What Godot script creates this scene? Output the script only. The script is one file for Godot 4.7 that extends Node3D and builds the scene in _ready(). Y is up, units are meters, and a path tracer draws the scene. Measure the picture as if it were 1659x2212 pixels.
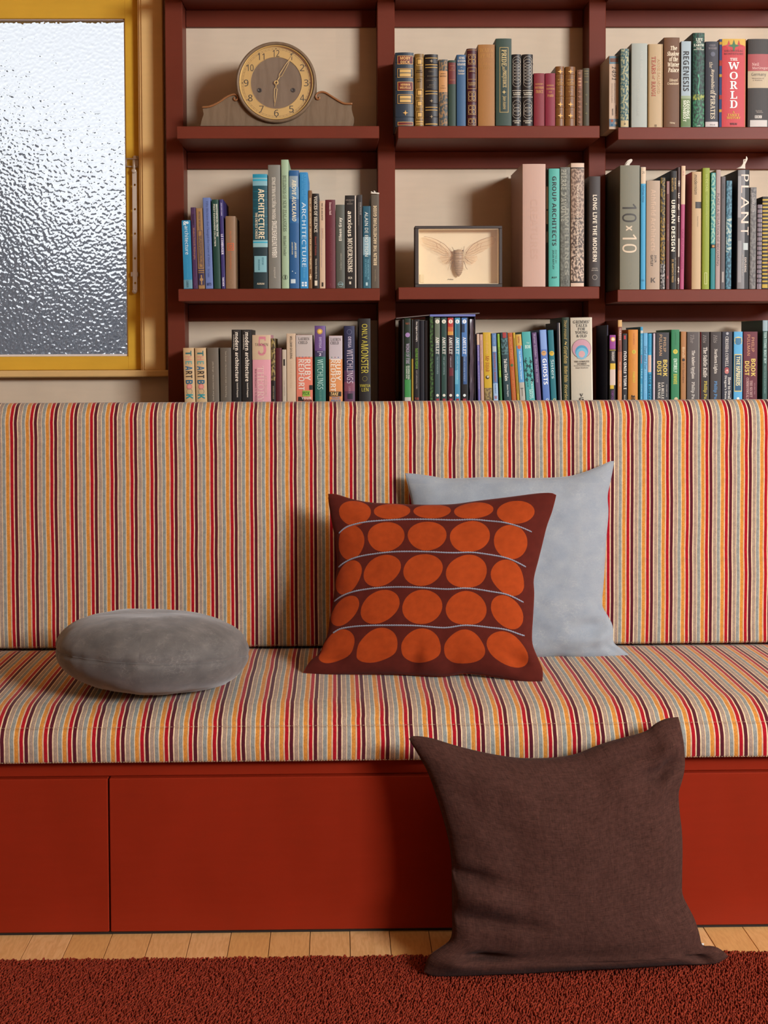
extends Node3D
# A striped window-seat bench under a bookcase. Metres, y up; the back wall is at z = WALL, the camera stands at z = 3.

const EYE := Vector3(0, 1.17506844, 3.0)
const FOCAL := 2700.0                       # focal length in pixels of the 1659 x 2212 frame
const CENTRE := Vector2(769.36, 840.10)     # the lens's principal point in that frame
const WALL := -0.355
const FRONT := -0.13                        # front edge of the shelves
const FLOOR := -0.0045
const SEAT := 0.4495
const PERIOD := 0.0478                      # one repeat of the upholstery's stripes

var cam_basis := Basis()
var mats := {}
var glyphs := {}
var fonts := {}
var taken := {}
var rng := RandomNumberGenerator.new()


func _ready() -> void:
	rng.seed = 7
	set_camera_and_light()
	make_materials()
	build_room()
	build_window()
	build_outside()
	build_bookcase()
	build_bench()
	build_rug()
	build_cushions()
	build_clock()
	build_specimen()
	build_books()


# ------------------------------------------------------------------ camera, sky, lights
func set_camera_and_light() -> void:
	var fw := Vector3(sin(0.01511197) * cos(0.03344151), -sin(0.03344151), -cos(0.01511197) * cos(0.03344151))
	var rt := Vector3(cos(0.01511197), 0, sin(0.01511197))
	var up := rt.cross(fw)
	var roll := -0.00430306
	cam_basis = Basis(cos(roll) * rt + sin(roll) * up, cos(roll) * up - sin(roll) * rt, -fw)
	var cam := Camera3D.new()
	cam.name = "camera"
	cam.transform = Transform3D(cam_basis, EYE)
	cam.projection = Camera3D.PROJECTION_FRUSTUM
	cam.near = 0.05
	cam.far = 100.0
	cam.size = 0.05 * 2212.0 / FOCAL
	cam.frustum_offset = Vector2((829.5 - CENTRE.x) / FOCAL * 0.05, -(1106.0 - CENTRE.y) / FOCAL * 0.05)
	cam.current = true
	add_child(cam)

	var env := Environment.new()
	env.background_mode = Environment.BG_SKY
	var sky := Sky.new()
	var sm := ProceduralSkyMaterial.new()
	sm.sky_top_color = Color(0.72, 0.745, 0.785)
	sm.sky_horizon_color = Color(0.93, 0.95, 0.97)
	sm.sky_curve = 0.28
	sm.ground_bottom_color = Color(0.32, 0.32, 0.32)
	sm.ground_horizon_color = Color(0.6, 0.6, 0.6)
	sm.sky_energy_multiplier = 1.08
	sky.sky_material = sm
	env.sky = sky
	env.tonemap_mode = Environment.TONE_MAPPER_LINEAR
	env.tonemap_exposure = 1.12
	env.sdfgi_enabled = true
	env.ssao_enabled = true
	env.ssil_enabled = true
	var we := WorldEnvironment.new()
	we.name = "world_environment"
	we.environment = env
	add_child(we)

	# daylight through the window in the front wall, to the right of the camera
	daylight("daylight_front", Vector3(3.05, 2.40, 4.12), Vector3(0.1, 1.1, 0.0), Vector2(1.25, 0.85), 24.0, Color(0.96, 0.98, 1.0))
	# daylight through the window in the right-hand wall
	daylight("daylight_side", Vector3(3.74, 1.55, 1.55), Vector3(0.2, 0.75, 0.55), Vector2(1.1, 1.3), 3.0, Color(0.96, 0.98, 1.0))


func daylight(called: String, at: Vector3, towards: Vector3, size: Vector2, energy: float, colour: Color) -> void:
	var l := AreaLight3D.new()
	l.name = called
	l.area_size = size
	l.light_energy = energy
	l.light_color = colour
	l.shadow_enabled = true
	l.area_range = 12.0
	l.area_attenuation = 2.0
	add_child(l)
	l.look_at_from_position(at, towards, Vector3.UP)


func px(u: float, v: float, z: float) -> Vector3:            # the point of the plane at depth z that the photograph shows at pixel (u, v)
	var d := ray(u, v)
	return EYE + d * ((z - EYE.z) / d.z)


func ray(u: float, v: float) -> Vector3:
	return cam_basis * Vector3((u - CENTRE.x) / FOCAL, (CENTRE.y - v) / FOCAL, -1.0)


# ------------------------------------------------------------------ nodes
func numbered(called: String) -> String:
	taken[called] = taken.get(called, 0) + 1
	return called if taken[called] == 1 else "%s_%03d" % [called, taken[called] - 1]


func thing(called: String, label: String, category: String, at := Vector3.ZERO, group := "") -> Node3D:
	var o := Node3D.new()
	o.name = numbered(called)
	add_child(o)
	o.position = at
	return tag(o, label, category, group)


func tag(o: Node3D, label: String, category: String, group := "", kind := "") -> Node3D:
	o.set_meta("label", label)
	o.set_meta("category", category)
	if group != "":
		o.set_meta("group", group)
	if kind != "":
		o.set_meta("kind", kind)
	return o


func part(called: String, m: Mesh, mat: Material, parent: Node3D, label := "") -> MeshInstance3D:
	var o := MeshInstance3D.new()
	o.name = called if parent != self else numbered(called)
	o.mesh = m
	o.material_override = mat
	if label != "":
		o.set_meta("label", label)
	parent.add_child(o, true)
	return o


func structure(called: String, label: String, category: String) -> Node3D:
	return tag(thing(called, label, category), label, category, "", "structure")


# ------------------------------------------------------------------ meshes
func mb(smooth := false) -> SurfaceTool:
	var st := SurfaceTool.new()
	st.begin(Mesh.PRIMITIVE_TRIANGLES)
	st.set_smooth_group(0 if smooth else -1)
	return st


func done(st: SurfaceTool) -> ArrayMesh:
	st.generate_normals()
	return st.commit()


func tri(st: SurfaceTool, a: Vector3, b: Vector3, c: Vector3) -> void:      # counter-clockwise seen from outside
	st.add_vertex(a)
	st.add_vertex(c)
	st.add_vertex(b)


func quad(st: SurfaceTool, a: Vector3, b: Vector3, c: Vector3, d: Vector3) -> void:
	tri(st, a, b, c)
	tri(st, a, c, d)


func quad_uv(st: SurfaceTool, p: Array, t: Array) -> void:
	for k in [0, 2, 1, 0, 3, 2]:
		st.set_uv(t[k])
		st.add_vertex(p[k])


func add_box(st: SurfaceTool, lo: Vector3, hi: Vector3, bevel := 0.0) -> void:
	var c := (lo + hi) / 2.0
	var h := (hi - lo) / 2.0
	var b := minf(bevel, minf(h.x, minf(h.y, h.z)) * 0.6)
	if b <= 0.0:
		for axis in 3:
			for s in [-1.0, 1.0]:
				var n := Vector3.ZERO
				var u := Vector3.ZERO
				n[axis] = s
				u[(axis + 1) % 3] = 1.0
				var w := n.cross(u)
				var o := c + n * h
				quad(st, o - u * h - w * h, o + u * h - w * h, o + u * h + w * h, o - u * h + w * h)
		return
	for axis in 3:
		for s in [-1.0, 1.0]:
			var n := Vector3.ZERO
			var u := Vector3.ZERO
			n[axis] = s
			u[(axis + 1) % 3] = 1.0
			var w := n.cross(u)
			var o := c + n * h
			var hu := u * (h - Vector3.ONE * b)
			var hw := w * (h - Vector3.ONE * b)
			quad(st, o - hu - hw, o + hu - hw, o + hu + hw, o - hu + hw)
			for s2 in [-1.0, 1.0]:                                    # the chamfers between this face and the next axis
				var u2: Vector3 = u * s2
				var e := n.cross(u2)
				var p := c + n * h + u2 * (h - Vector3.ONE * b)
				var r := c + n * (h - Vector3.ONE * b) + u2 * h
				var he := e * (h - Vector3.ONE * b)
				quad(st, p - he, r - he, r + he, p + he)
	for sx in [-1.0, 1.0]:
		for sy in [-1.0, 1.0]:
			for sz in [-1.0, 1.0]:
				var k := Vector3(sx, sy, sz)
				var q := k * (h - Vector3.ONE * b)
				var x := c + q + Vector3(sx * b, 0, 0)
				var y := c + q + Vector3(0, sy * b, 0)
				var z := c + q + Vector3(0, 0, sz * b)
				if sx * sy * sz > 0:
					tri(st, x, y, z)
				else:
					tri(st, x, z, y)


func box(lo: Vector3, hi: Vector3, bevel := 0.0015) -> ArrayMesh:
	var st := mb()
	add_box(st, Vector3(minf(lo.x, hi.x), minf(lo.y, hi.y), minf(lo.z, hi.z)), Vector3(maxf(lo.x, hi.x), maxf(lo.y, hi.y), maxf(lo.z, hi.z)), bevel)
	return done(st)


func add_tube(st: SurfaceTool, path: Array, radius: float, sides := 8, taper := 1.0, flat := 1.0) -> void:
	var rings := []
	var n := path.size()
	for i in n:
		var a: Vector3 = path[maxi(i - 1, 0)]
		var b: Vector3 = path[mini(i + 1, n - 1)]
		var d := (b - a).normalized()
		var side := d.cross(Vector3(0, 0, 1))
		if side.length() < 0.05:
			side = d.cross(Vector3(0, 1, 0))
		side = side.normalized()
		var up := side.cross(d).normalized()
		var r := radius * lerpf(1.0, taper, float(i) / maxf(n - 1, 1))
		var ring := []
		for k in sides:
			var t := TAU * k / sides
			ring.append(path[i] + side * cos(t) * r + up * sin(t) * r * flat)
		rings.append(ring)
	for i in n - 1:
		for k in sides:
			var j := (k + 1) % sides
			quad(st, rings[i][k], rings[i][j], rings[i + 1][j], rings[i + 1][k])
	for k in range(1, sides - 1):
		tri(st, rings[0][0], rings[0][k + 1], rings[0][k])
		tri(st, rings[n - 1][0], rings[n - 1][k], rings[n - 1][k + 1])


func tube(path: Array, radius: float, sides := 8, taper := 1.0, flat := 1.0) -> ArrayMesh:
	var st := mb(true)
	add_tube(st, path, radius, sides, taper, flat)
	return done(st)


func add_lathe(st: SurfaceTool, c: Vector3, axis: String, profile: Array, sides := 48) -> void:      # profile: Vector2(radius, along the axis), outside on the left going up
	for i in profile.size() - 1:
		for k in sides:
			var p := []
			for w in [[i, k], [i, k + 1], [i + 1, k + 1], [i + 1, k]]:
				var q: Vector2 = profile[w[0]]
				var t: float = TAU * w[1] / sides
				p.append(c + (Vector3(cos(t) * q.x, sin(t) * q.x, q.y) if axis == "z" else Vector3(sin(t) * q.x, q.y, cos(t) * q.x)))
			quad(st, p[0], p[1], p[2], p[3])


func lathe(c: Vector3, axis: String, profile: Array, sides := 48, smooth := true) -> ArrayMesh:
	var st := mb(smooth)
	add_lathe(st, c, axis, profile, sides)
	return done(st)


func add_plate(st: SurfaceTool, outline: PackedVector2Array, z0: float, z1: float) -> void:          # a flat outline in x, y, from depth z0 (back) to z1 (front)
	if Geometry2D.is_polygon_clockwise(outline):
		outline.reverse()
	var idx := Geometry2D.triangulate_polygon(outline)
	for i in range(0, idx.size(), 3):
		var a := outline[idx[i]]
		var b := outline[idx[i + 1]]
		var c := outline[idx[i + 2]]
		if (b - a).cross(c - a) < 0:
			var t := b
			b = c
			c = t
		tri(st, Vector3(a.x, a.y, z1), Vector3(b.x, b.y, z1), Vector3(c.x, c.y, z1))
		tri(st, Vector3(a.x, a.y, z0), Vector3(c.x, c.y, z0), Vector3(b.x, b.y, z0))
	var n := outline.size()
	for i in n:
		var a := outline[i]
		var b := outline[(i + 1) % n]
		quad(st, Vector3(a.x, a.y, z0), Vector3(b.x, b.y, z0), Vector3(b.x, b.y, z1), Vector3(a.x, a.y, z1))


func plate(outline: PackedVector2Array, z0: float, z1: float) -> ArrayMesh:
	var st := mb()
	add_plate(st, outline, z0, z1)
	return done(st)


func smooth_path(pts: Array, steps := 6) -> Array:                                                    # Catmull-Rom through the points
	var out := []
	var n := pts.size()
	for i in n - 1:
		var a = pts[maxi(i - 1, 0)]
		var b = pts[i]
		var c = pts[i + 1]
		var d = pts[mini(i + 2, n - 1)]
		for k in steps:
			var t := float(k) / steps
			out.append(b.cubic_interpolate(c, a, d, t))
	out.append(pts[n - 1])
	return out


func at_depth(pts: Array, z: float, dz := 0.0) -> Array:                                              # pixel pairs to points on the plane z
	var out := []
	for p in pts:
		var q := px(p.x, p.y, z)
		out.append(Vector3(q.x, q.y, z + dz))
	return out


func flat_outline(pts: Array, z: float, origin := Vector3.ZERO) -> PackedVector2Array:
	var out := PackedVector2Array()
	for p in pts:
		var q := px(p.x, p.y, z) - origin
		out.append(Vector2(q.x, q.y))
	return out


# ------------------------------------------------------------------ materials
func hexc(hex: String, gain := 1.0) -> Color:
	var c := Color.html(hex).srgb_to_linear()
	c = Color(minf(c.r * gain, 0.9), minf(c.g * gain, 0.9), minf(c.b * gain, 0.9))
	return c.linear_to_srgb()


func plain(c: Color, rough := 0.5, spec := 0.5, metal := 0.0) -> StandardMaterial3D:
	var key := "%s/%.2f/%.2f/%.2f" % [c.to_html(), rough, spec, metal]
	if not mats.has(key):
		var m := StandardMaterial3D.new()
		m.albedo_color = c
		m.roughness = rough
		m.metallic_specular = spec
		m.metallic = metal
		mats[key] = m
	return mats[key]


func noise(freq: float, seed_: int, kind := FastNoiseLite.TYPE_SIMPLEX_SMOOTH, octaves := 3) -> FastNoiseLite:
	var n := FastNoiseLite.new()
	n.noise_type = kind
	n.frequency = freq
	n.seed = seed_
	n.fractal_octaves = octaves
	return n


func picture(w: int, h: int, f: Callable) -> ImageTexture:                                            # f(x, y) gives a Color
	var data := PackedByteArray()
	data.resize(w * h * 3)
	var i := 0
	for y in h:
		for x in w:
			var c: Color = f.call(x, y)
			data[i] = int(clampf(c.r, 0, 1) * 255.0)
			data[i + 1] = int(clampf(c.g, 0, 1) * 255.0)
			data[i + 2] = int(clampf(c.b, 0, 1) * 255.0)
			i += 3
	return ImageTexture.create_from_image(Image.create_from_data(w, h, false, Image.FORMAT_RGB8, data))


func textured(t: Texture2D, rough := 0.8, spec := 0.3) -> StandardMaterial3D:
	var m := StandardMaterial3D.new()
	m.albedo_texture = t
	m.roughness = rough
	m.metallic_specular = spec
	return m


func triplanar(m: StandardMaterial3D, scale: Vector3) -> StandardMaterial3D:
	m.uv1_triplanar = true
	m.uv1_world_triplanar = true
	m.uv1_scale = scale
	return m


func make_materials() -> void:
	mats.shelf = paint(Color("#693022"), 0.42, 11)
	mats.bench = paint(Color("#862613"), 0.36, 12)
	mats.wall = paint(Color("#d1bca3"), 0.75, 13)
	mats.room = paint(Color("#a48668"), 0.8, 14)
	mats.ceiling = paint(Color("#c9b496"), 0.85, 16)
	mats.yellow = paint(Color("#d8b074"), 0.40, 15)
	mats.yellow_deep = paint(Color("#d0a238"), 0.40, 17)
	mats.putty = plain(Color("#d9cfc8"), 0.6)
	mats.dark = plain(Color("#1d130f"), 0.7)
	mats.nickel = plain(Color("#c9bbab"), 0.42, 0.5, 0.3)
	mats.paper = plain(Color("#d8c6a6"), 0.85, 0.3)
	mats.white_paper = plain(Color("#e6ddd0"), 0.8, 0.3)
	mats.brass = plain(Color("#c9a562"), 0.42, 0.5, 0.25)
	mats.black = plain(Color("#17120f"), 0.5)
	var glass := StandardMaterial3D.new()
	glass.transparency = BaseMaterial3D.TRANSPARENCY_ALPHA
	glass.albedo_color = Color(1, 1, 1, 0.03)
	glass.roughness = 0.02
	mats.glass = glass
	var pane := StandardMaterial3D.new()
	pane.albedo_color = Color(1, 1, 1, 0.0)
	pane.refraction_enabled = true
	pane.refraction_scale = 0.05
	pane.transparency = BaseMaterial3D.TRANSPARENCY_ALPHA
	pane.roughness = 0.03
	mats.pane = pane
	mats.stripe = stripe_cloth()
	mats.walnut = wood(Color("#77634e"), Color("#68543f"), 21)
	mats.moulding = plain(Color("#8a5a34"), 0.4)
	mats.grey_velvet = velvet(Color("#524f4d"), Color("#8a837d"), 31, 6.0)
	mats.blue_velvet = velvet(Color("#868e97"), Color("#a6a9a9"), 32, 5.0)
	mats.linen = linen()
	mats.dots = dotted_cloth()


func paint(c: Color, rough: float, seed_: int) -> StandardMaterial3D:                                 # brushed oil paint: faint tone drift and brush relief
	var n := noise(0.02, seed_)
	var k := noise(0.11, seed_ + 50)
	var t := picture(128, 128, func(x, y):
		var v := 1.0 + 0.035 * n.get_noise_2d(x, y * 0.6) + 0.014 * k.get_noise_2d(x * 0.2, y * 2.0)
		return Color(c.r * v, c.g * v, c.b * v))
	var m := triplanar(textured(t, rough, 0.25), Vector3(2.2, 2.2, 2.2))
	m.resource_name = "paint"
	return m


func wood(light: Color, deep: Color, seed_: int) -> StandardMaterial3D:
	var n := noise(0.02, seed_)
	var k := noise(0.35, seed_ + 9)
	var t := picture(256, 256, func(x, y):
		var w := 0.5 + 0.5 * sin((x + 30.0 * n.get_noise_2d(x, y * 0.3)) * 0.16)
		return deep.lerp(light, clampf(0.35 + 0.5 * w + 0.3 * k.get_noise_2d(x, y * 0.12), 0, 1)))
	return triplanar(textured(t, 0.45, 0.4), Vector3(5, 3.5, 5))


const BANDS := [[0.147, "#a80f20"], [0.056, "#ead0a8"], [0.147, "#561a26"], [0.056, "#ead0a8"], [0.140, "#a58f7f"], [0.012, "#85644c"], [0.035, "#ead0a8"], [0.155, "#91938d"], [0.036, "#ead0a8"], [0.150, "#d18a3a"], [0.030, "#b3947c"], [0.036, "#ead0a8"]]


func stripe_cloth() -> StandardMaterial3D:                                                            # two repeats across, velvet pile in every band but the cream ones
	var n := noise(0.16, 3)
	var fine := noise(0.9, 4)
	var soft := noise(0.012, 5)
	var cols := []
	var rel := []
	for x in 512:
		var u := fmod(x / 256.0, 1.0)
		var at := 0.0
		for i in BANDS.size():
			var b: Array = BANDS[i]
			at += b[0]
			if u <= at or i == BANDS.size() - 1:
				cols.append(Color.html(b[1]))
				rel.append(0.0 if b[0] < 0.06 else 1.0)
				break
	var worn := [0.0, 0.5, 1.0]
	var t := picture(512, 1024, func(x, y):
		var c: Color = cols[x]
		var pile: float = rel[x]
		var v := 0.96 + 0.17 * n.get_noise_2d(x * 0.8, y * 0.22) * pile + 0.18 * fine.get_noise_2d(x, y * 0.45) + 0.08 * soft.get_noise_2d(x, y)
		return Color(c.r * v, c.g * v, c.b * v))
	var h := picture(512, 64, func(x, y):
		var e: float = (rel[x] + rel[(x + 3) % 512] + rel[(x + 509) % 512] + rel[(x + 6) % 512] + rel[(x + 506) % 512]) / 5.0
		var g := clampf(0.25 + 0.6 * e + 0.12 * fine.get_noise_2d(x * 0.7, y * 0.7), 0, 1)
		return Color(g, g, g))
	var m := textured(t, 0.85, 0.25)
	m.heightmap_enabled = true
	m.heightmap_texture = h
	m.heightmap_scale = 0.05
	m.rim_enabled = true
	m.rim = 0.2
	m.rim_tint = 0.6
	return m


func velvet(deep: Color, light: Color, seed_: int, scale: float) -> StandardMaterial3D:
	var n := noise(0.012, seed_, FastNoiseLite.TYPE_SIMPLEX_SMOOTH, 5)
	var w := noise(0.05, seed_ + 3, FastNoiseLite.TYPE_SIMPLEX_SMOOTH, 4)
	var f := noise(0.7, seed_ + 5)
	var t := picture(512, 512, func(x, y):
		var a := clampf(0.42 + 0.75 * n.get_noise_2d(x, y * 1.4), 0, 1)
		var crush := pow(clampf(1.0 - absf(w.get_noise_2d(x * 0.7, y)) * 6.0, 0, 1), 2.0) * clampf(n.get_noise_2d(y, x) * 3.0, 0, 1)
		var c := deep.lerp(light, clampf(a * 0.6 + crush * 0.5, 0, 1))
		var v := 1.0 + 0.10 * f.get_noise_2d(x, y)
		return Color(c.r * v, c.g * v, c.b * v))
	var m := triplanar(textured(t, 0.75, 0.2), Vector3.ONE * scale * 0.5)
	m.uv1_world_triplanar = false
	m.rim_enabled = true
	m.rim = 0.55
	m.rim_tint = 0.35
	return m


func linen() -> StandardMaterial3D:
	var a := noise(0.5, 61)
	var b := noise(0.5, 62)
	var s := noise(0.03, 63)
	var base := Color("#4a3029")
	var slub := noise(0.16, 64)
	var thread := func(x, y) -> float:                    # crossing yarns of uneven thickness
		var warp: float = a.get_noise_2d(x * 0.9, y * 0.06) + 0.5 * slub.get_noise_2d(x * 0.9, y * 0.03)
		var weft: float = b.get_noise_2d(x * 0.06, y * 0.9) + 0.5 * slub.get_noise_2d(x * 0.03 + 90.0, y * 0.9)
		return 0.25 + 0.42 * (warp + weft)
	var t := picture(1024, 1024, func(x, y):
		var k: float = thread.call(x, y)
		var v: float = 0.80 + 0.42 * k + 0.1 * s.get_noise_2d(x, y) + (0.3 if k > 0.8 else 0.0) * 0.5
		return Color(base.r * v, base.g * v, base.b * v))
	var h := picture(512, 512, func(x, y):
		var k: float = clampf(0.4 + 0.7 * thread.call(x * 2, y * 2), 0, 1)
		return Color(k, k, k))
	var m := textured(t, 0.95, 0.12)
	m.heightmap_enabled = true
	m.heightmap_texture = h
	m.heightmap_scale = 0.05
	m.rim_enabled = true
	m.rim = 0.05
	return m


# the woven dots of the orange cushion: centre and half axes in the cushion's own u, v
func dotted_cloth() -> StandardMaterial3D:
	var f := noise(0.8, 71)
	var s := noise(0.02, 72)
	var ground := Color("#542019")
	var dot := Color("#a04019")
	var t := picture(1024, 1024, func(x, y):
		var u: float = x / 1024.0
		var v: float = y / 1024.0
		var inside := false
		for d in DOTS:
			var sag: float = remap(d[0], 0.07, 0.26, -0.50, -0.13) if d[0] < 0.26 else remap(d[0], 0.26, 0.87, -0.13, 0.33)
			if d[1] > 0.75:
				sag *= 0.15
			elif d[1] < 0.12:
				sag *= 0.7
			var e := Vector2((u - d[0]) / d[2], (v - d[1] - sag * (u - d[0])) / (d[3] * 0.97))       # the rows sag towards both sides
			if absf(e.x) < 1.0 and absf(e.y) < 1.0 and e.length_squared() < 1.0:
				inside = true
				break
		var c := dot if inside else ground
		var twill := 0.05 * sin((x + y) * TAU / 5.0)
		var k := 0.97 + twill + 0.10 * f.get_noise_2d(x, y) + 0.06 * s.get_noise_2d(x, y)
		return Color(c.r * k, c.g * k, c.b * k))
	var m := textured(t, 0.9, 0.15)
	m.rim_enabled = true
	m.rim = 0.1
	m.texture_repeat = false
	return m


# ------------------------------------------------------------------ the room
const ROOM_LEFT := -1.75
const ROOM_RIGHT := 3.75
const ROOM_FRONT := 4.2
const ROOM_TOP := 3.05


func wall_with_hole(called: String, label: String, mat: Material, axis: int, at0: float, at1: float, lo: Vector2, hi: Vector2, hole_lo: Vector2, hole_hi: Vector2) -> void:
	var st := mb()                                           # a thick wall across `axis`; lo, hi and the hole are (along, height)
	for r in [[lo, Vector2(hole_lo.x, hi.y)], [Vector2(hole_hi.x, lo.y), hi], [Vector2(hole_lo.x, lo.y), Vector2(hole_hi.x, hole_lo.y)], [Vector2(hole_lo.x, hole_hi.y), Vector2(hole_hi.x, hi.y)]]:
		var a: Vector2 = r[0]
		var b: Vector2 = r[1]
		if axis == 2:
			add_box(st, Vector3(a.x, a.y, at0), Vector3(b.x, b.y, at1))
		else:
			add_box(st, Vector3(at0, a.y, a.x), Vector3(at1, b.y, b.x))
	var o := part(called, done(st), mat, self)
	tag(o, label, "wall", "", "structure")


func build_room() -> void:
	var hole := window_hole()
	wall_with_hole("wall_back", "warm beige plaster wall behind the bookcase and below the window", mats.wall, 2, WALL - 0.16, WALL, Vector2(ROOM_LEFT, FLOOR), Vector2(ROOM_RIGHT, ROOM_TOP), hole.position, hole.end)
	wall_with_hole("wall_front", "plain painted wall behind the camera with a window opening", mats.room, 2, ROOM_FRONT, ROOM_FRONT + 0.16, Vector2(ROOM_LEFT, FLOOR), Vector2(ROOM_RIGHT, ROOM_TOP), Vector2(2.38, 1.92), Vector2(3.70, 2.90))
	wall_with_hole("wall_right", "plain painted wall right of the bench with a window opening", mats.room, 0, ROOM_RIGHT, ROOM_RIGHT + 0.16, Vector2(WALL, FLOOR), Vector2(ROOM_FRONT, ROOM_TOP), Vector2(0.95, 0.85), Vector2(2.15, 2.25))
	tag(part("wall_left", box(Vector3(ROOM_LEFT - 0.16, FLOOR, WALL - 0.16), Vector3(ROOM_LEFT, ROOM_TOP, ROOM_FRONT), 0), mats.room, self), "plain painted wall left of the window", "wall", "", "structure")
	tag(part("ceiling", box(Vector3(ROOM_LEFT - 0.16, ROOM_TOP, WALL - 0.16), Vector3(ROOM_RIGHT + 0.16, ROOM_TOP + 0.15, ROOM_FRONT + 0.16), 0), mats.ceiling, self), "plain pale ceiling above the bookcase", "ceiling", "", "structure")

	var floor_ := structure("floor", "honey coloured wooden strip floor between the red bench and the rug", "floor")
	part("subfloor", box(Vector3(ROOM_LEFT, FLOOR - 0.12, WALL), Vector3(ROOM_RIGHT, FLOOR - 0.02, ROOM_FRONT), 0), mats.dark, floor_)
	var pitch := 0.0797
	var first := px(400, 2059, 0.62).x
	var boards := []
	for k in 3:
		boards.append(box(Vector3(0.0007, -0.02, 0.0), Vector3(pitch - 0.0007, 0.0, 3.75), 0.0003))
	var tints := []
	for k in 4:
		tints.append(plank_wood(40 + k))
	for i in range(-14, 44):
		var x := first + i * pitch
		if x < ROOM_LEFT or x + pitch > ROOM_RIGHT:
			continue
		var b := part("plank", boards[i % 3 if i >= 0 else (i + 30) % 3], tints[(i * 7 + 100) % 4], floor_)
		b.position = Vector3(x, FLOOR - (0.0005 if i % 3 == 0 else 0.0), 0.44)


func plank_wood(seed_: int) -> StandardMaterial3D:
	var n := noise(0.03, seed_)
	var k := noise(0.5, seed_ + 9)
	var light := Color("#e4b47c").lerp(Color("#d9a566"), (seed_ % 4) / 3.0)
	var deep := Color("#c08a50")
	var t := picture(128, 256, func(x, y):
		var w := sin((x + 26.0 * n.get_noise_2d(x * 1.2, y * 0.25)) * 0.34)
		return light.lerp(deep, clampf(0.22 + 0.16 * w + 0.25 * k.get_noise_2d(x, y * 0.08), 0, 1)))
	var m := triplanar(textured(t, 0.42, 0.4), Vector3(8, 8, 4))
	m.uv1_offset = Vector3(0.13 * seed_, 0, 0.3 * seed_)
	return m


# ------------------------------------------------------------------ the window
const PANE_Z := -0.392


func window_hole() -> Rect2:
	var right := px(303, 400, -0.345).x
	var low := px(150, 803, -0.34).y
	return Rect2(Vector2(-1.24, low), Vector2(right + 1.24, px(150, -25, -0.345).y - low))


func build_window() -> void:
	var hole := window_hole()
	var w := structure("window_1", "yellow framed window with a hammered obscure glass pane", "window")
	var x_in := px(301, 400, -0.345).x              # inner edge of the casing
	var x_out := px(355.7, 500, -0.333).x
	var x_glass := px(272.5, 400, -0.366).x
	var y_sill := px(150, 800.5, -0.315).y
	var y_sill_low := px(150, 815, -0.315).y
	var y_top := hole.end.y
	var left := hole.position.x
	# casing: flat board, and the small stepped bead towards the sash
	var cas := mb()
	add_box(cas, Vector3(x_in + 0.009, y_sill - 0.002, WALL - 0.01), Vector3(x_out, y_top + 0.07, -0.333), 0.0025)
	add_box(cas, Vector3(left - 0.07, y_sill - 0.002, WALL - 0.01), Vector3(left, y_top + 0.07, -0.333), 0.0025)
	add_box(cas, Vector3(left - 0.07, y_top, WALL - 0.01), Vector3(x_out, y_top + 0.07, -0.3335), 0.0025)
	part("casing", done(cas), mats.yellow, w)
	var bead := mb()
	add_box(bead, Vector3(x_in, y_sill - 0.002, -0.50), Vector3(x_in + 0.0045, y_top, -0.341), 0.0012)
	add_box(bead, Vector3(x_in + 0.004, y_sill - 0.002, -0.50), Vector3(x_in + 0.0105, y_top, -0.337), 0.0012)
	part("bead", done(bead), mats.yellow, w)
	# sill
	part("sill", box(Vector3(left - 0.09, y_sill_low, -0.51), Vector3(px(365.5, 807, -0.315).x, y_sill, -0.315), 0.003), mats.yellow, w)
	# sash
	var y_rail := px(150, 770, -0.366).y
	var y_head := px(150, 40, -0.366).y
	var sash := mb()
	add_box(sash, Vector3(x_glass, y_sill + 0.0005, -0.415), Vector3(x_in - 0.0008, y_top, -0.366), 0.0015)
	add_box(sash, Vector3(left, y_sill + 0.0005, -0.415), Vector3(left + 0.034, y_top, -0.366), 0.0015)
	add_box(sash, Vector3(left + 0.03, y_sill + 0.0005, -0.415), Vector3(x_glass + 0.002, y_rail, -0.3663), 0.0015)
	add_box(sash, Vector3(left + 0.03, y_head, -0.415), Vector3(x_glass + 0.002, y_top, -0.3663), 0.0015)
	part("sash", done(sash), mats.yellow_deep, w)
	var gl := Vector3(left + 0.034, y_rail, 0)
	var gh := Vector3(x_glass, y_head, 0)
	var pt := mb()
	add_box(pt, Vector3(gl.x, gl.y, -0.388), Vector3(gh.x, gl.y + 0.006, -0.372), 0.001)
	add_box(pt, Vector3(gh.x - 0.0035, gl.y, -0.388), Vector3(gh.x, gh.y, -0.374), 0.001)
	add_box(pt, Vector3(gl.x, gh.y - 0.002, -0.388), Vector3(gh.x, gh.y, -0.374), 0.0005)
	part("putty", done(pt), mats.putty, w)
	part("pane", hammered_glass(gl.x - 0.004, gh.x + 0.004, gl.y - 0.004, gh.y + 0.004), mats.pane, w, "obscure hammered glass pane")
	window_stay(w)


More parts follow.
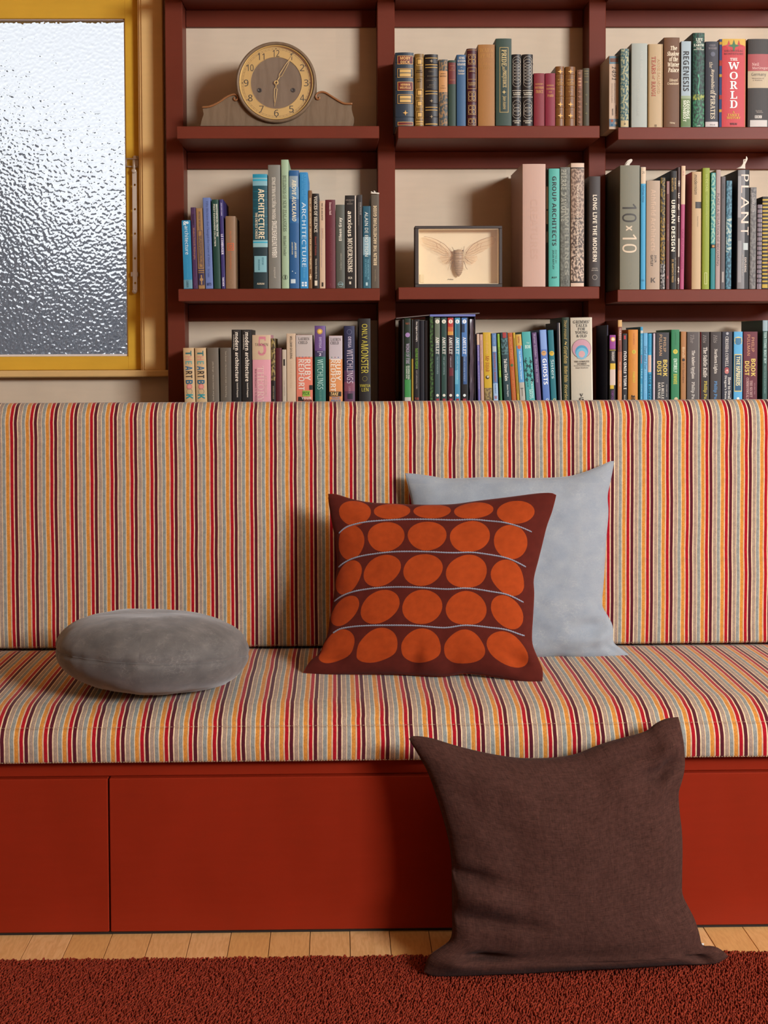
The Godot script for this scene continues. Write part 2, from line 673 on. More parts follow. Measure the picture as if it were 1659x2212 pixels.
func hammered_glass(x0: float, x1: float, y0: float, y1: float) -> ArrayMesh:
	var step := 0.0019
	var nx := int((x1 - x0) / step)
	var ny := int((y1 - y0) / step)
	var cell := FastNoiseLite.new()
	cell.noise_type = FastNoiseLite.TYPE_CELLULAR
	cell.cellular_return_type = FastNoiseLite.RETURN_DISTANCE
	cell.cellular_jitter = 0.95
	cell.frequency = 112.0
	cell.fractal_type = FastNoiseLite.FRACTAL_NONE
	cell.seed = 5
	cell.domain_warp_enabled = true
	cell.domain_warp_amplitude = 0.004
	cell.domain_warp_frequency = 60.0
	var wave := noise(70.0, 6, FastNoiseLite.TYPE_SIMPLEX_SMOOTH, 2)
	var v := PackedVector3Array()
	var nn := PackedVector3Array()
	var idx := PackedInt32Array()
	var hs := PackedFloat32Array()
	for j in ny + 1:
		for i in nx + 1:
			var x := lerpf(x0, x1, float(i) / nx)
			var y := lerpf(y0, y1, float(j) / ny)
			var d := cell.get_noise_2d(x, y) + 1.0
			hs.append(0.0017 * (1.0 - d * d) + 0.0010 * wave.get_noise_2d(x, y * 1.25))
	for j in ny + 1:
		for i in nx + 1:
			var h := hs[j * (nx + 1) + i]
			v.append(Vector3(lerpf(x0, x1, float(i) / nx), lerpf(y0, y1, float(j) / ny), PANE_Z + h))
			var dx := hs[j * (nx + 1) + mini(i + 1, nx)] - hs[j * (nx + 1) + maxi(i - 1, 0)]
			var dy := hs[mini(j + 1, ny) * (nx + 1) + i] - hs[maxi(j - 1, 0) * (nx + 1) + i]
			nn.append(Vector3(-dx / (2 * step), -dy / (2 * step), 1).normalized())
	for j in ny:
		for i in nx:
			var a := j * (nx + 1) + i
			for k in [a, a + nx + 2, a + 1, a, a + nx + 1, a + nx + 2]:
				idx.append(k)
	var zb := PANE_Z - 0.005
	var n0 := v.size()                                    # the smooth outer face and the four edges
	for c in [Vector2(x0, y0), Vector2(x1, y0), Vector2(x1, y1), Vector2(x0, y1)]:
		v.append(Vector3(c.x, c.y, zb))
		nn.append(Vector3(0, 0, -1))
	for k in [0, 1, 2, 0, 2, 3]:
		idx.append(n0 + k)
	var ring := [0, nx, (ny + 1) * (nx + 1) - 1, ny * (nx + 1)]
	for k in 4:
		var l := (k + 1) % 4
		for t in [n0 + k, ring[l], n0 + l, n0 + k, ring[k], ring[l]]:
			idx.append(t)
	var arr := []
	arr.resize(Mesh.ARRAY_MAX)
	arr[Mesh.ARRAY_VERTEX] = v
	arr[Mesh.ARRAY_NORMAL] = nn
	arr[Mesh.ARRAY_INDEX] = idx
	var m := ArrayMesh.new()
	m.add_surface_from_arrays(Mesh.PRIMITIVE_TRIANGLES, arr)
	return m


func window_stay(w: Node3D) -> void:
	var z := -0.3655
	var stay := Node3D.new()
	stay.name = "window_stay"
	stay.set_meta("label", "metal casement stay with round holes")
	w.add_child(stay)
	var a := px(292.4, 372, z)
	var b := px(293.6, 630, z)
	var lean := atan2(b.x - a.x, a.y - b.y)
	var bar := CSGBox3D.new()
	bar.name = "bar"
	bar.size = Vector3(0.0115, a.y - b.y, 0.004)
	bar.position = (a + b) / 2.0 + Vector3(0, 0, 0.013)
	bar.rotation.z = lean
	bar.material = mats.nickel
	stay.add_child(bar)
	for hy in [400.8, 453.2, 505.8, 559.0, 611.9]:
		var cut := CSGCylinder3D.new()
		cut.name = "hole"
		cut.operation = CSGShape3D.OPERATION_SUBTRACTION
		cut.radius = 0.0031
		cut.height = 0.02
		cut.sides = 16
		cut.rotation.x = PI / 2
		cut.position = Vector3(0.0004, px(293, hy, z).y - bar.position.y, 0)
		bar.add_child(cut, true)
	var knob := px(292.6, 630, z)
	part("knob", lathe(knob + Vector3(0, 0, 0.010), "z", [Vector2(0.0001, 0), Vector2(0.0055, 0), Vector2(0.0066, 0.004), Vector2(0.0055, 0.009), Vector2(0.0001, 0.011)], 20), mats.nickel, stay)
	var peg := mb()
	var c := px(292.5, 593, z)
	add_box(peg, Vector3(c.x - 0.0105, c.y - 0.006, z), Vector3(c.x + 0.0085, c.y + 0.006, z + 0.0125), 0.0012)
	part("peg", done(peg), mats.nickel, stay)
	var br := mb()
	var p0 := px(288, 337, z)
	var p1 := px(299.5, 363, z)
	add_box(br, Vector3(p0.x, p1.y, z), Vector3(p1.x, p0.y, z + 0.003), 0.001)
	var k1 := px(292.5, 341, z)
	add_lathe(br, Vector3(k1.x, k1.y, z + 0.002), "z", [Vector2(0.0055, 0), Vector2(0.0055, 0.004), Vector2(0.0035, 0.006), Vector2(0.0001, 0.006)], 18)
	part("bracket", done(br), mats.nickel, stay)
	var rods := mb(true)
	for ry in [344.3, 361.0]:
		var q0 := px(273.5, ry - 0.6, z)
		var q1 := px(299, ry, z)
		add_tube(rods, [Vector3(q0.x, q0.y, z + 0.008), Vector3(q1.x, q1.y, z + 0.006)], 0.0019, 8)
	var q := px(274, 352.5, z)
	add_tube(rods, [Vector3(q.x, q.y + 0.0103, z + 0.008), Vector3(q.x, q.y - 0.0103, z + 0.008)], 0.0016, 8)
	part("hook", done(rods), mats.nickel, stay)
	var arm := mb(true)
	var r0 := px(291, 347, z)
	var r1 := px(291.6, 371, z)
	add_tube(arm, [Vector3(r0.x, r0.y, z + 0.014), Vector3(r1.x, r1.y, z + 0.015)], 0.0036, 10)
	add_lathe(arm, Vector3(r1.x, r1.y, z + 0.013), "z", [Vector2(0.0062, 0), Vector2(0.0062, 0.005), Vector2(0.0030, 0.0065), Vector2(0.0001, 0.006)], 20)
	part("pivot", done(arm), mats.nickel, stay)


# what stands outside and shows through the pane as blurred grey shapes
func build_outside() -> void:
	tag(part("ground_outside", box(Vector3(-14, -0.75, -16), Vector3(6, -0.65, WALL - 0.2), 0), plain(Color("#8d8d90"), 0.9), self), "grey ground outside beyond the obscure window pane", "ground", "", "structure")
	var n := noise(1.3, 81, FastNoiseLite.TYPE_SIMPLEX_SMOOTH, 4)
	for d in [[Vector3(-3.0, -0.65, -6.2), Vector3(0.95, 3.25, 0.8), "#7f8389", "dark bushy shrub outside, blurred behind the left of the pane"], [Vector3(-1.75, -0.65, -7.9), Vector3(0.5, 2.6, 0.5), "#8b9097", "lower grey shrub outside, blurred behind the lower middle of the pane"]]:
		var st := mb(true)
		var c: Vector3 = d[1]
		for i in 20:
			for j in 28:
				var q := []
				for w in [[i, j], [i, j + 1], [i + 1, j + 1], [i + 1, j]]:
					var th: float = PI * 0.5 * w[0] / 20.0
					var ph: float = TAU * w[1] / 28.0
					var dir := Vector3(cos(th) * cos(ph), sin(th), cos(th) * sin(ph))
					var r := 1.0 + 0.22 * n.get_noise_3d(dir.x * 2, dir.y * 3, dir.z * 2)
					q.append(Vector3(dir.x * c.x, dir.y * c.y, dir.z * c.z) * r)
				quad(st, q[3], q[2], q[1], q[0])
		var o := thing("shrub", d[3], "shrub", d[0])
		part("foliage", done(st), plain(Color(d[2]), 0.9, 0.2), o)
	var wl := mb()
	add_box(wl, Vector3(-9, -0.65, -9.6), Vector3(3, 2.15, -9.4))
	tag(part("wall_outside", done(wl), plain(Color("#a9acb2"), 0.9, 0.2), self), "pale grey garden wall outside, blurred behind the pane", "wall", "", "structure")


# ------------------------------------------------------------------ the bookcase
var shelf_y := []          # [row][bay]: the top of each shelf


const UPRIGHTS := [[-0.4415, -0.3965], [0.1079, 0.1532], [0.6588, 0.7030], [1.2080, 1.2530]]


func build_bookcase() -> void:
	var o := thing("bookcase", "maroon painted wall bookcase with open shelves above the striped bench", "bookcase", Vector3(0, 0, 0))
	var tops := [[600.0, -55.5], [600.0, 272.4], [1080.0, 271.8], [1500.0, 274.7], [600.0, 623.6], [1080.0, 619.8], [1500.0, 625.2], [600.0, 897.0]]
	var y := []
	for t in tops:
		y.append(px(t[0], t[1], FRONT).y)
	shelf_y = [[y[0], y[0], y[0]], [y[1], y[2], y[3]], [y[4], y[5], y[6]], [y[7], y[7], y[7]]]
	for u in UPRIGHTS:
		part("upright", box(Vector3(u[0], 0.40, WALL), Vector3(u[1], ROOM_TOP - 0.03, -0.27), 0.0015), mats.shelf, o)
	for bay in 3:
		var x0: float = UPRIGHTS[bay][1] + 0.0008
		var x1: float = UPRIGHTS[bay + 1][0] - 0.0008
		for row in 4:
			var top: float = shelf_y[row][bay]
			part("shelf", box(Vector3(x0, top - 0.0305, WALL), Vector3(x1, top, FRONT), 0.0013), mats.shelf, o)
			part("rail", box(Vector3(x0, top - 0.0305 - 0.0445, WALL), Vector3(x1, top - 0.031, -0.343), 0.001), mats.shelf, o)


# ------------------------------------------------------------------ bench, seat and back
const BENCH_L := -1.66
const BENCH_R := 1.9


func build_bench() -> void:
	var o := thing("storage_bench", "long red painted storage bench with flush drawer fronts under the striped seat", "bench")
	var top := 0.3470
	part("carcass", box(Vector3(BENCH_L, 0.05, WALL + 0.01), Vector3(BENCH_R, top, 0.500), 0.001), mats.bench, o)
	part("toe_kick", box(Vector3(BENCH_L, FLOOR, WALL + 0.01), Vector3(BENCH_R, 0.05, 0.4985), 0), mats.dark, o)
	part("plinth", box(Vector3(BENCH_L, FLOOR, 0.499), Vector3(BENCH_R, 0.0026, 0.513), 0), mats.dark, o)
	part("rail", box(Vector3(BENCH_L, 0.3135, 0.495), Vector3(BENCH_R, top, 0.5075), 0.003), mats.bench, o)
	var g0 := px(235.5, 1845, 0.5202).x
	var cuts := [BENCH_L, g0, 0.42, 1.25, BENCH_R]
	for i in 4:
		var a: float = cuts[i] + (0.0014 if i > 0 else 0.0)
		part("drawer_front", box(Vector3(a, 0.0030, 0.499), Vector3(cuts[i + 1] - 0.0014, 0.3142, 0.5202), 0.0018), mats.bench, o)

	var seat := thing("seat_cushion", "long striped velvet seat cushion with a rounded front edge on the red bench", "seat cushion")
	var prof := [Vector2(-0.11, top + 0.001), Vector2(0.525, top + 0.001), Vector2(0.5345, top + 0.004), Vector2(0.538, top + 0.010)]
	var c := Vector2(0.410, 0.386)
	for k in 17:
		var t := PI / 2 * k / 16.0
		prof.append(Vector2(c.x + 0.128 * pow(cos(t), 0.86), c.y + (SEAT - c.y) * pow(sin(t), 0.86)) if k > 0 and k < 16 else (Vector2(0.538, c.y) if k == 0 else Vector2(c.x, SEAT)))
	for z in [0.36, 0.28, 0.2, 0.12, 0.06, 0.015, -0.02, -0.11]:
		prof.append(Vector2(z, SEAT + 0.0035 * sin(PI * clampf(z / 0.4, 0, 1)) - (0.006 if z <= 0.0 else 0.0)))
	part("cover", striped_roll(prof, -0.1555, 0.0014, 51), mats.stripe, seat, "striped velvet cover")
	stitches(seat, 0.4235, 0.5385, 0.0)
	stitches(seat, top + 0.0065, 0.5380, 0.0)

	var back := thing("back_cushion", "tall striped velvet back cushion along the wall behind the seat", "back cushion")
	var y1 := px(800, 867.0, -0.05).y
	var bp := [Vector2(-0.118, 0.452), Vector2(-0.012, 0.450), Vector2(-0.002, 0.4535), Vector2(0.0, 0.460)]
	for yy in [0.5, 0.56, 0.62, 0.68, 0.74, 0.80, 0.86, 0.92, 0.96]:
		bp.append(Vector2(0.002 * sin(PI * (yy - 0.46) / 0.55), yy))
	var r := 0.045
	for k in 11:
		var t := PI / 2 * k / 10.0
		bp.append(Vector2(-r + r * cos(t), y1 - r + r * sin(t)))
	bp.append(Vector2(-0.075, y1 - 0.0005))
	bp.append(Vector2(-0.112, y1 - 0.003))
	bp.append(Vector2(-0.118, y1 - 0.012))
	part("cover", striped_roll(bp, -0.1628, 0.0012, 52), mats.stripe, back, "striped velvet cover")
	stitches(back, 0.4565, 0.0005, 0.0)


func striped_roll(prof: Array, phase: float, wobble: float, seed_: int) -> ArrayMesh:                 # a profile in (z, y) drawn out along x
	var n := noise(2.4, seed_)
	var st := mb(true)
	var x0 := BENCH_L + 0.03
	var nx := 150
	var dx := (BENCH_R - 0.03 - x0) / nx
	var run := [0.0]
	for k in range(1, prof.size()):
		run.append(run[k - 1] + prof[k].distance_to(prof[k - 1]))
	var at := func(i: int, k: int) -> Array:
		var x := x0 + i * dx
		var p: Vector2 = prof[k]
		var sway := 0.0016 * n.get_noise_2d(x * 0.9, run[k] * 6.0)
		var puff := wobble * n.get_noise_2d(x * 1.6 + 7.0, run[k] * 4.0)
		return [Vector3(x, p.y + puff * 0.6, p.x + puff * 0.6), Vector2((x + sway - phase) / (PERIOD * 2.0), run[k] / (PERIOD * 4.0))]
	for k in prof.size() - 1:
		for i in nx:
			var a: Array = at.call(i, k)
			var b: Array = at.call(i + 1, k)
			var c: Array = at.call(i + 1, k + 1)
			var d: Array = at.call(i, k + 1)
			quad_uv(st, [a[0], b[0], c[0], d[0]], [a[1], b[1], c[1], d[1]])
	var pts := PackedVector2Array()
	for p in prof:
		pts.append(p)
	var idx := Geometry2D.triangulate_polygon(pts)
	for i in range(0, idx.size(), 3):
		for side in 2:
			var x: float = x0 if side == 0 else BENCH_R - 0.03
			var order := [0, 1, 2] if side == 0 else [0, 2, 1]
			for k in order:
				var p := pts[idx[i + k]]
				st.set_uv(Vector2(p.x, p.y))
				st.add_vertex(Vector3(x, p.y, p.x))
	return done(st)


func stitches(o: Node3D, y: float, z: float, _t: float) -> void:
	var st := mb()
	var x := BENCH_L + 0.05
	while x < 1.3:
		add_box(st, Vector3(x, y - 0.0004, z - 0.001), Vector3(x + 0.0030, y + 0.0004, z + 0.0004))
		x += 0.0056
	var m := part("stitching", done(st), plain(Color("#a38a6e"), 0.8), o, "pale stitched seam")
	m.set_meta("kind", "stuff")


# ------------------------------------------------------------------ the rug
func build_rug() -> void:
	var z0 := px(800, 2062, 0.0).z
	z0 = (EYE + ray(800, 2062) * ((FLOOR + 0.009 - EYE.y) / ray(800, 2062).y)).z + 0.003
	var o := thing("rug", "thick rust red woven wool rug on the floor in front of the bench", "rug", Vector3(0, FLOOR, z0))
	var base := plain(Color("#4c1b11"), 0.95, 0.1)
	part("backing", box(Vector3(-1.45, 0.0003, 0.002), Vector3(1.75, 0.006, 2.3), 0.001), base, o)
	var wool := StandardMaterial3D.new()
	wool.albedo_color = Color("#7e2e1d")
	wool.roughness = 0.95
	wool.metallic_specular = 0.1
	wool.vertex_color_use_as_albedo = true
	wool.rim_enabled = true
	wool.rim = 0.25
	var st := mb(true)
	var path := []
	for k in 6:
		var t := k / 5.0
		path.append(Vector3(0.0006 * sin(t * 6.0), 0.0024 * sin(PI * t), -0.0042 + 0.0084 * t))
	add_tube(st, path, 0.0018, 6, 0.8)
	var loop := done(st)
	var where: Array[Transform3D] = []
	var tint: Array[Color] = []
	var z := 0.004
	var row := 0
	while z < 0.50:
		var x := -1.44 + (0.0022 if row % 2 == 0 else 0.0)
		while x < 1.30:
			var b := Basis.from_euler(Vector3(rng.randf_range(-0.35, 0.35), rng.randf_range(-0.45, 0.45), rng.randf_range(-0.6, 0.6)))
			b = b.scaled(Vector3(rng.randf_range(0.8, 1.25), rng.randf_range(0.7, 1.5), rng.randf_range(0.8, 1.2)))
			where.append(Transform3D(b, Vector3(x + rng.randf_range(-0.0009, 0.0009), 0.0062 + rng.randf_range(-0.001, 0.001), z + rng.randf_range(-0.0022, 0.0022) + (0.0015 * sin(x * 40.0) if row == 0 else 0.0))))
			var k := rng.randf_range(0.78, 1.15)
			tint.append(Color(k, k * rng.randf_range(0.92, 1.06), k))
			x += 0.0041
		z += 0.0060
		row += 1
	var mm := MultiMesh.new()
	mm.transform_format = MultiMesh.TRANSFORM_3D
	mm.use_colors = true
	mm.mesh = loop
	mm.instance_count = where.size()
	for i in where.size():
		mm.set_instance_transform(i, where[i])
		mm.set_instance_color(i, tint[i])
	var pile := MultiMeshInstance3D.new()
	pile.name = "pile"
	pile.multimesh = mm
	pile.material_override = wool
	pile.set_meta("kind", "stuff")
	o.add_child(pile)
	var far := mb()
	var n := noise(90.0, 8)
	for i in 160:
		for j in 80:
			var q := []
			for w in [[i, j], [i, j + 1], [i + 1, j + 1], [i + 1, j]]:
				var xx: float = -1.44 + 3.16 * w[0] / 160.0
				var zz: float = 0.49 + 1.80 * w[1] / 80.0
				q.append(Vector3(xx, 0.0075 + 0.0018 * n.get_noise_2d(xx, zz), zz))
			quad(far, q[0], q[1], q[2], q[3])
	part("pile_beyond", done(far), plain(Color("#7e2e1d"), 0.95, 0.1), o).set_meta("kind", "stuff")


# ------------------------------------------------------------------ cushions
func resample(pts: Array, n: int) -> Array:
	var run := [0.0]
	for k in range(1, pts.size()):
		run.append(run[k - 1] + (pts[k] - pts[k - 1]).length())
	var out := []
	var k := 0
	for i in n:
		var t: float = run[-1] * i / (n - 1)
		while k < pts.size() - 2 and run[k + 1] < t:
			k += 1
		out.append(pts[k].lerp(pts[k + 1], clampf((t - run[k]) / maxf(run[k + 1] - run[k], 1e-6), 0, 1)))
	return out


class Pillow:
	var s := []            # the seam sheet, [v][u]
	var n := 0
	var normal := Vector3.ZERO
	var thick := 0.06
	var puff := 0.5
	var dents := []        # [u, v, ru, rv, depth]
	var ripple: FastNoiseLite
	var ripple_depth := 0.0

	func sheet(u: float, v: float) -> Vector3:
		var a := clampf(u, 0, 1) * n
		var b := clampf(v, 0, 1) * n
		var i := mini(int(a), n - 1)
		var j := mini(int(b), n - 1)
		return s[j][i].lerp(s[j][i + 1], a - i).lerp(s[j + 1][i].lerp(s[j + 1][i + 1], a - i), b - j)

	func swell(u: float, v: float) -> float:
		return pow(maxf(4.0 * u * (1.0 - u), 0.0), puff) * pow(maxf(4.0 * v * (1.0 - v), 0.0), puff)

	func front(u: float, v: float) -> Vector3:
		var w := swell(u, v)
		var h := thick * w
		for d in dents:
			var e := Vector2((u - d[0]) / d[2], (v - d[1]) / d[3])
			h += d[4] * exp(-e.length_squared()) * minf(1.0, w * 3.0)
		if ripple:
			h += ripple_depth * ripple.get_noise_2d(u, v) * minf(1.0, w * 2.5)
		return sheet(u, v) + normal * h


func make_pillow(edges: Array, p0: Vector3, normal: Vector3, thick: float, puff := 0.5) -> Pillow:   # edges: top, right, bottom, left as pixel pairs
	var p := Pillow.new()
	p.n = 64
	p.normal = normal
	p.thick = thick
	p.puff = puff
	var e := []
	for line in edges:
		var pts := []
		for q in line:
			var d := ray(q.x, q.y)
			pts.append(EYE + d * (normal.dot(p0 - EYE) / normal.dot(d)))
		e.append(resample(smooth_path(pts, 4), p.n + 1))
	for j in p.n + 1:
		var v := float(j) / p.n
		var row := []
		for i in p.n + 1:
			var u := float(i) / p.n
			var c: Vector3 = e[0][0] * (1 - u) * (1 - v) + e[0][-1] * u * (1 - v) + e[2][0] * (1 - u) * v + e[2][-1] * u * v
			row.append(e[0][i] * (1 - v) + e[2][i] * v + e[3][j] * (1 - u) + e[1][j] * u - c)
		p.s.append(row)
	return p


func pillow_mesh(p: Pillow, origin: Vector3, uv_scale := Vector2.ONE) -> ArrayMesh:
	var st := mb(true)
	var m := 80
	var bend := func(t: float) -> float: return 0.5 - 0.5 * cos(PI * t)              # denser towards the seams
	var grid := []
	for j in m + 1:
		var row := []
		for i in m + 1:
			var u: float = bend.call(float(i) / m)
			var v: float = bend.call(float(j) / m)
			var f := p.front(u, v) - origin
			var b := p.sheet(u, v) - p.normal * (p.thick * p.swell(u, v)) - origin
			row.append([f, b, Vector2(u, v) * uv_scale])
		grid.append(row)
	for j in m:
		for i in m:
			var a: Array = grid[j][i]
			var b: Array = grid[j][i + 1]
			var c: Array = grid[j + 1][i + 1]
			var d: Array = grid[j + 1][i]
			quad_uv(st, [d[0], c[0], b[0], a[0]], [d[2], c[2], b[2], a[2]])
			quad_uv(st, [a[1], b[1], c[1], d[1]], [a[2], b[2], c[2], d[2]])
	return done(st)


func crop_points(pts: Array, zoom: float, off: Vector2) -> Array:
	var out := []
	for i in range(0, pts.size(), 2):
		out.append(Vector2(off.x + pts[i] / zoom, off.y + pts[i + 1] / zoom))
	return out


func seam_tube(p: Pillow, origin: Vector3, r: float) -> ArrayMesh:
	var path := []
	for k in 61:
		path.append(p.sheet(k / 60.0, 0) - origin)
	for k in range(1, 61):
		path.append(p.sheet(1, k / 60.0) - origin)
	for k in range(1, 61):
		path.append(p.sheet(1 - k / 60.0, 1) - origin)
	for k in range(1, 60):
		path.append(p.sheet(0, 1 - k / 60.0) - origin)
	return tube(path, r, 6)


const DOTS := [[0.120, 0.085, 0.077, 0.078], [0.291, 0.053, 0.081, 0.053], [0.468, 0.049, 0.082, 0.050], [0.652, 0.066, 0.087, 0.055], [0.843, 0.105, 0.086, 0.072], [0.085, 0.262, 0.070, 0.099], [0.261, 0.214, 0.088, 0.091], [0.454, 0.207, 0.090, 0.091], [0.654, 0.230, 0.094, 0.097], [0.851, 0.278, 0.082, 0.096], [0.073, 0.456, 0.067, 0.092], [0.244, 0.411, 0.092, 0.091], [0.447, 0.408, 0.096, 0.094], [0.664, 0.434, 0.102, 0.096], [0.870, 0.472, 0.083, 0.094], [0.075, 0.633, 0.070, 0.077], [0.253, 0.611, 0.095, 0.094], [0.461, 0.614, 0.097, 0.097], [0.676, 0.638, 0.100, 0.094], [0.875, 0.651, 0.080, 0.082], [0.078, 0.829, 0.078, 0.104], [0.271, 0.831, 0.095, 0.109], [0.476, 0.832, 0.092, 0.104], [0.675, 0.852, 0.093, 0.100], [0.872, 0.844, 0.091, 0.096]]


func build_cushions() -> void:
	var z4 := 1659.0 / 760.0
	var o4 := Vector2(640, 980)
	# pale blue velvet square, leaning on the back cushion
	var top := crop_points([513, 94, 560, 97, 640, 108, 700, 118, 800, 117, 900, 113, 1100, 117, 1250, 112, 1330, 98, 1420, 65, 1480, 38, 1498, 36], z4, o4)
	var right := crop_points([1498, 36, 1480, 130, 1466, 200, 1470, 280, 1460, 400, 1452, 540, 1445, 640, 1440, 715, 1470, 770, 1492, 820, 1494, 890, 1530, 920, 1574, 956], z4, o4)
	var bottom := crop_points([505, 975, 600, 962, 800, 958, 1000, 960, 1140, 964, 1180, 960, 1250, 957, 1350, 967, 1440, 966, 1500, 962, 1574, 956], z4, o4)
	var left := crop_points([513, 94, 540, 200, 552, 300, 556, 450, 554, 600, 548, 750, 535, 880, 505, 975], z4, o4)
	var p0 := Vector3(0.45, 0.452, 0.108)
	var lean := Vector3(0, 0.155, 1).normalized()
	var p := make_pillow([top, right, bottom, left], p0, lean, 0.056, 0.5)
	p.ripple = noise(3.0, 91)
	p.ripple_depth = 0.005
	p.dents = [[0.90, 0.80, 0.09, 0.035, -0.012], [0.95, 0.87, 0.05, 0.04, 0.008], [0.86, 0.87, 0.12, 0.03, 0.006], [0.96, 0.93, 0.03, 0.08, -0.006]]
	var o := thing("cushion", "pale blue grey velvet square cushion leaning on the back cushion behind the dotted one", "cushion", p0, "loose cushions on the bench")
	part("cover", pillow_mesh(p, p0), mats.blue_velvet, o)
	part("seam", seam_tube(p, p0, 0.0012), mats.blue_velvet, o)

	# rust cushion woven with orange dots
	top = crop_points([150, 192, 185, 192, 260, 215, 350, 232, 450, 237, 600, 243, 740, 240, 850, 225, 1000, 207, 1130, 190, 1200, 187, 1224, 196], z4, o4)
	right = crop_points([1224, 196, 1205, 270, 1180, 340, 1160, 420, 1140, 500, 1118, 590, 1120, 660, 1115, 760, 1110, 840, 1112, 900, 1135, 960, 1160, 1020, 1158, 1075], z4, o4)
	bottom = crop_points([34, 1032, 90, 1042, 140, 1045, 300, 1040, 500, 1040, 680, 1050, 800, 1035, 960, 1055, 1080, 1078, 1158, 1075], z4, o4)
	left = crop_points([150, 192, 165, 300, 185, 400, 190, 450, 195, 520, 185, 600, 175, 700, 160, 780, 150, 850, 130, 900, 110, 945, 70, 975, 34, 1032], z4, o4)
	p0 = Vector3(-0.0734, 0.452, 0.25)
	lean = Vector3(-0.14162379, 0.33170003, 0.93269384)
	p = make_pillow([top, right, bottom, left], p0, lean, 0.058, 0.5)
	p.ripple = noise(3.2, 92)
	p.ripple_depth = 0.004
	p.dents = [[0.455, 0.93, 0.025, 0.10, -0.010], [0.52, 0.93, 0.04, 0.07, 0.006], [0.62, 0.95, 0.03, 0.06, -0.008], [0.91, 0.90, 0.05, 0.05, -0.010], [0.97, 0.86, 0.03, 0.05, 0.006], [0.10, 0.90, 0.05, 0.04, -0.008]]
	o = thing("cushion", "rust brown square cushion woven with rows of orange dots and grey stitched lines", "cushion", p0, "loose cushions on the bench")
	part("cover", pillow_mesh(p, p0), mats.dots, o)
	part("seam", seam_tube(p, p0, 0.0011), plain(Color("#6a2519"), 0.9, 0.15), o)
	var lines := [[0.025, 0.225, 0.088, 0.17, 0.184, 0.128, 0.291, 0.112, 0.434, 0.104, 0.606, 0.119, 0.724, 0.145, 0.825, 0.173, 0.94, 0.225], [0.01, 0.408, 0.083, 0.355, 0.172, 0.322, 0.288, 0.306, 0.441, 0.303, 0.604, 0.318, 0.751, 0.346, 0.857, 0.372, 0.951, 0.414], [0.008, 0.589, 0.077, 0.543, 0.164, 0.516, 0.282, 0.506, 0.461, 0.510, 0.627, 0.526, 0.773, 0.549, 0.876, 0.565, 0.95, 0.595], [0.03, 0.754, 0.073, 0.725, 0.166, 0.712, 0.324, 0.715, 0.479, 0.72, 0.643, 0.732, 0.786, 0.739, 0.888, 0.743, 0.965, 0.763]]
	for l in lines:
		var uv := []
		for k in range(0, l.size(), 2):
			uv.append(Vector2(l[k], l[k + 1]))
		var st := mb(true)
		for strand in 2:
			var path := []
			var n := 0
			for w in resample(smooth_path(uv, 5), 200):
				var q := p.front(w.x, w.y) - p0 + p.normal * 0.0007
				path.append(q + Vector3(0, 1, 0) * 0.0011 * sin(n * 1.3 + PI * strand) + p.normal * 0.0008 * cos(n * 1.3 + PI * strand))
				n += 1
			add_tube(st, path, 0.0011, 5)
		part("stitched_line", done(st), plain(Color("#8d8f9c"), 0.8, 0.3), o, "grey blue corded line")

	# dark brown linen square on the rug, leaning on the bench
	var z5 := 1659.0 / 799.0
	var o5 := Vector2(860, 1530)
	top = crop_points([49, 138, 60, 127, 90, 126, 150, 135, 230, 160, 310, 182, 430, 208, 560, 225, 700, 222, 800, 205, 900, 165, 1000, 135, 1110, 105, 1150, 72, 1200, 48, 1256, 40], z5, o5)
	right = crop_points([1256, 40, 1266, 80, 1278, 150, 1284, 250, 1268, 330, 1255, 370, 1258, 450, 1268, 540, 1270, 650, 1270, 760, 1272, 830, 1300, 890, 1330, 950, 1352, 1020, 1362, 1066, 1400, 1066, 1440, 1078, 1480, 1112], z5, o5)
	bottom = crop_points([118, 1182, 150, 1199, 250, 1200, 430, 1192, 600, 1185, 850, 1170, 1050, 1160, 1250, 1148, 1380, 1148, 1440, 1138, 1480, 1112], z5, o5)
	left = crop_points([49, 138, 90, 205, 140, 300, 190, 450, 225, 580, 240, 680, 242, 800, 243, 900, 243, 1000, 232, 1042, 180, 1080, 135, 1115, 118, 1182], z5, o5)
	p0 = Vector3(0.45, 0.010, 0.700)
	lean = Vector3(0.05, 0.225, 1).normalized()
	p = make_pillow([top, right, bottom, left], p0, lean, 0.066, 0.42)
	p.ripple = noise(2.6, 93)
	p.ripple_depth = 0.008
	p.dents = [[0.87, 0.17, 0.09, 0.03, -0.024], [0.93, 0.09, 0.07, 0.05, 0.018], [0.80, 0.07, 0.14, 0.025, -0.010], [0.06, 0.56, 0.12, 0.025, -0.026], [0.10, 0.64, 0.16, 0.035, 0.014], [0.14, 0.72, 0.2, 0.025, -0.014], [0.17, 0.885, 0.08, 0.028, -0.034], [0.08, 0.93, 0.08, 0.05, 0.020], [0.92, 0.955, 0.03, 0.05, -0.020], [0.5, 0.955, 0.3, 0.03, 0.008], [0.55, 0.86, 0.35, 0.04, -0.006]]
	o = thing("cushion", "large dark brown linen cushion standing on the rug against the red bench", "cushion", p0)
	part("cover", pillow_mesh(p, p0, Vector2(1.1, 1.1)), mats.linen, o)
	part("seam", seam_tube(p, p0, 0.0007), plain(Color("#4a322a"), 0.95, 0.05), o)
	var tq := px(1516, 2041, 0.668)
	part("care_tag", box(tq - p0 + Vector3(-0.004, -0.004, -0.001), tq - p0 + Vector3(0.004, 0.003, 0.0005), 0.0003), mats.white_paper, o, "tiny white sewn tag")

	# round grey velvet cushion
	var st := mb(true)
	var c := Vector3(0, 0.0785, 0)
	var rad := 0.2035
	var half := 0.0775
	var turn := Basis.from_euler(Vector3(-0.10, 0, -0.045))
	var n := noise(3.0, 95)
	var nu := 96
	var nv := 48
	var pts := []
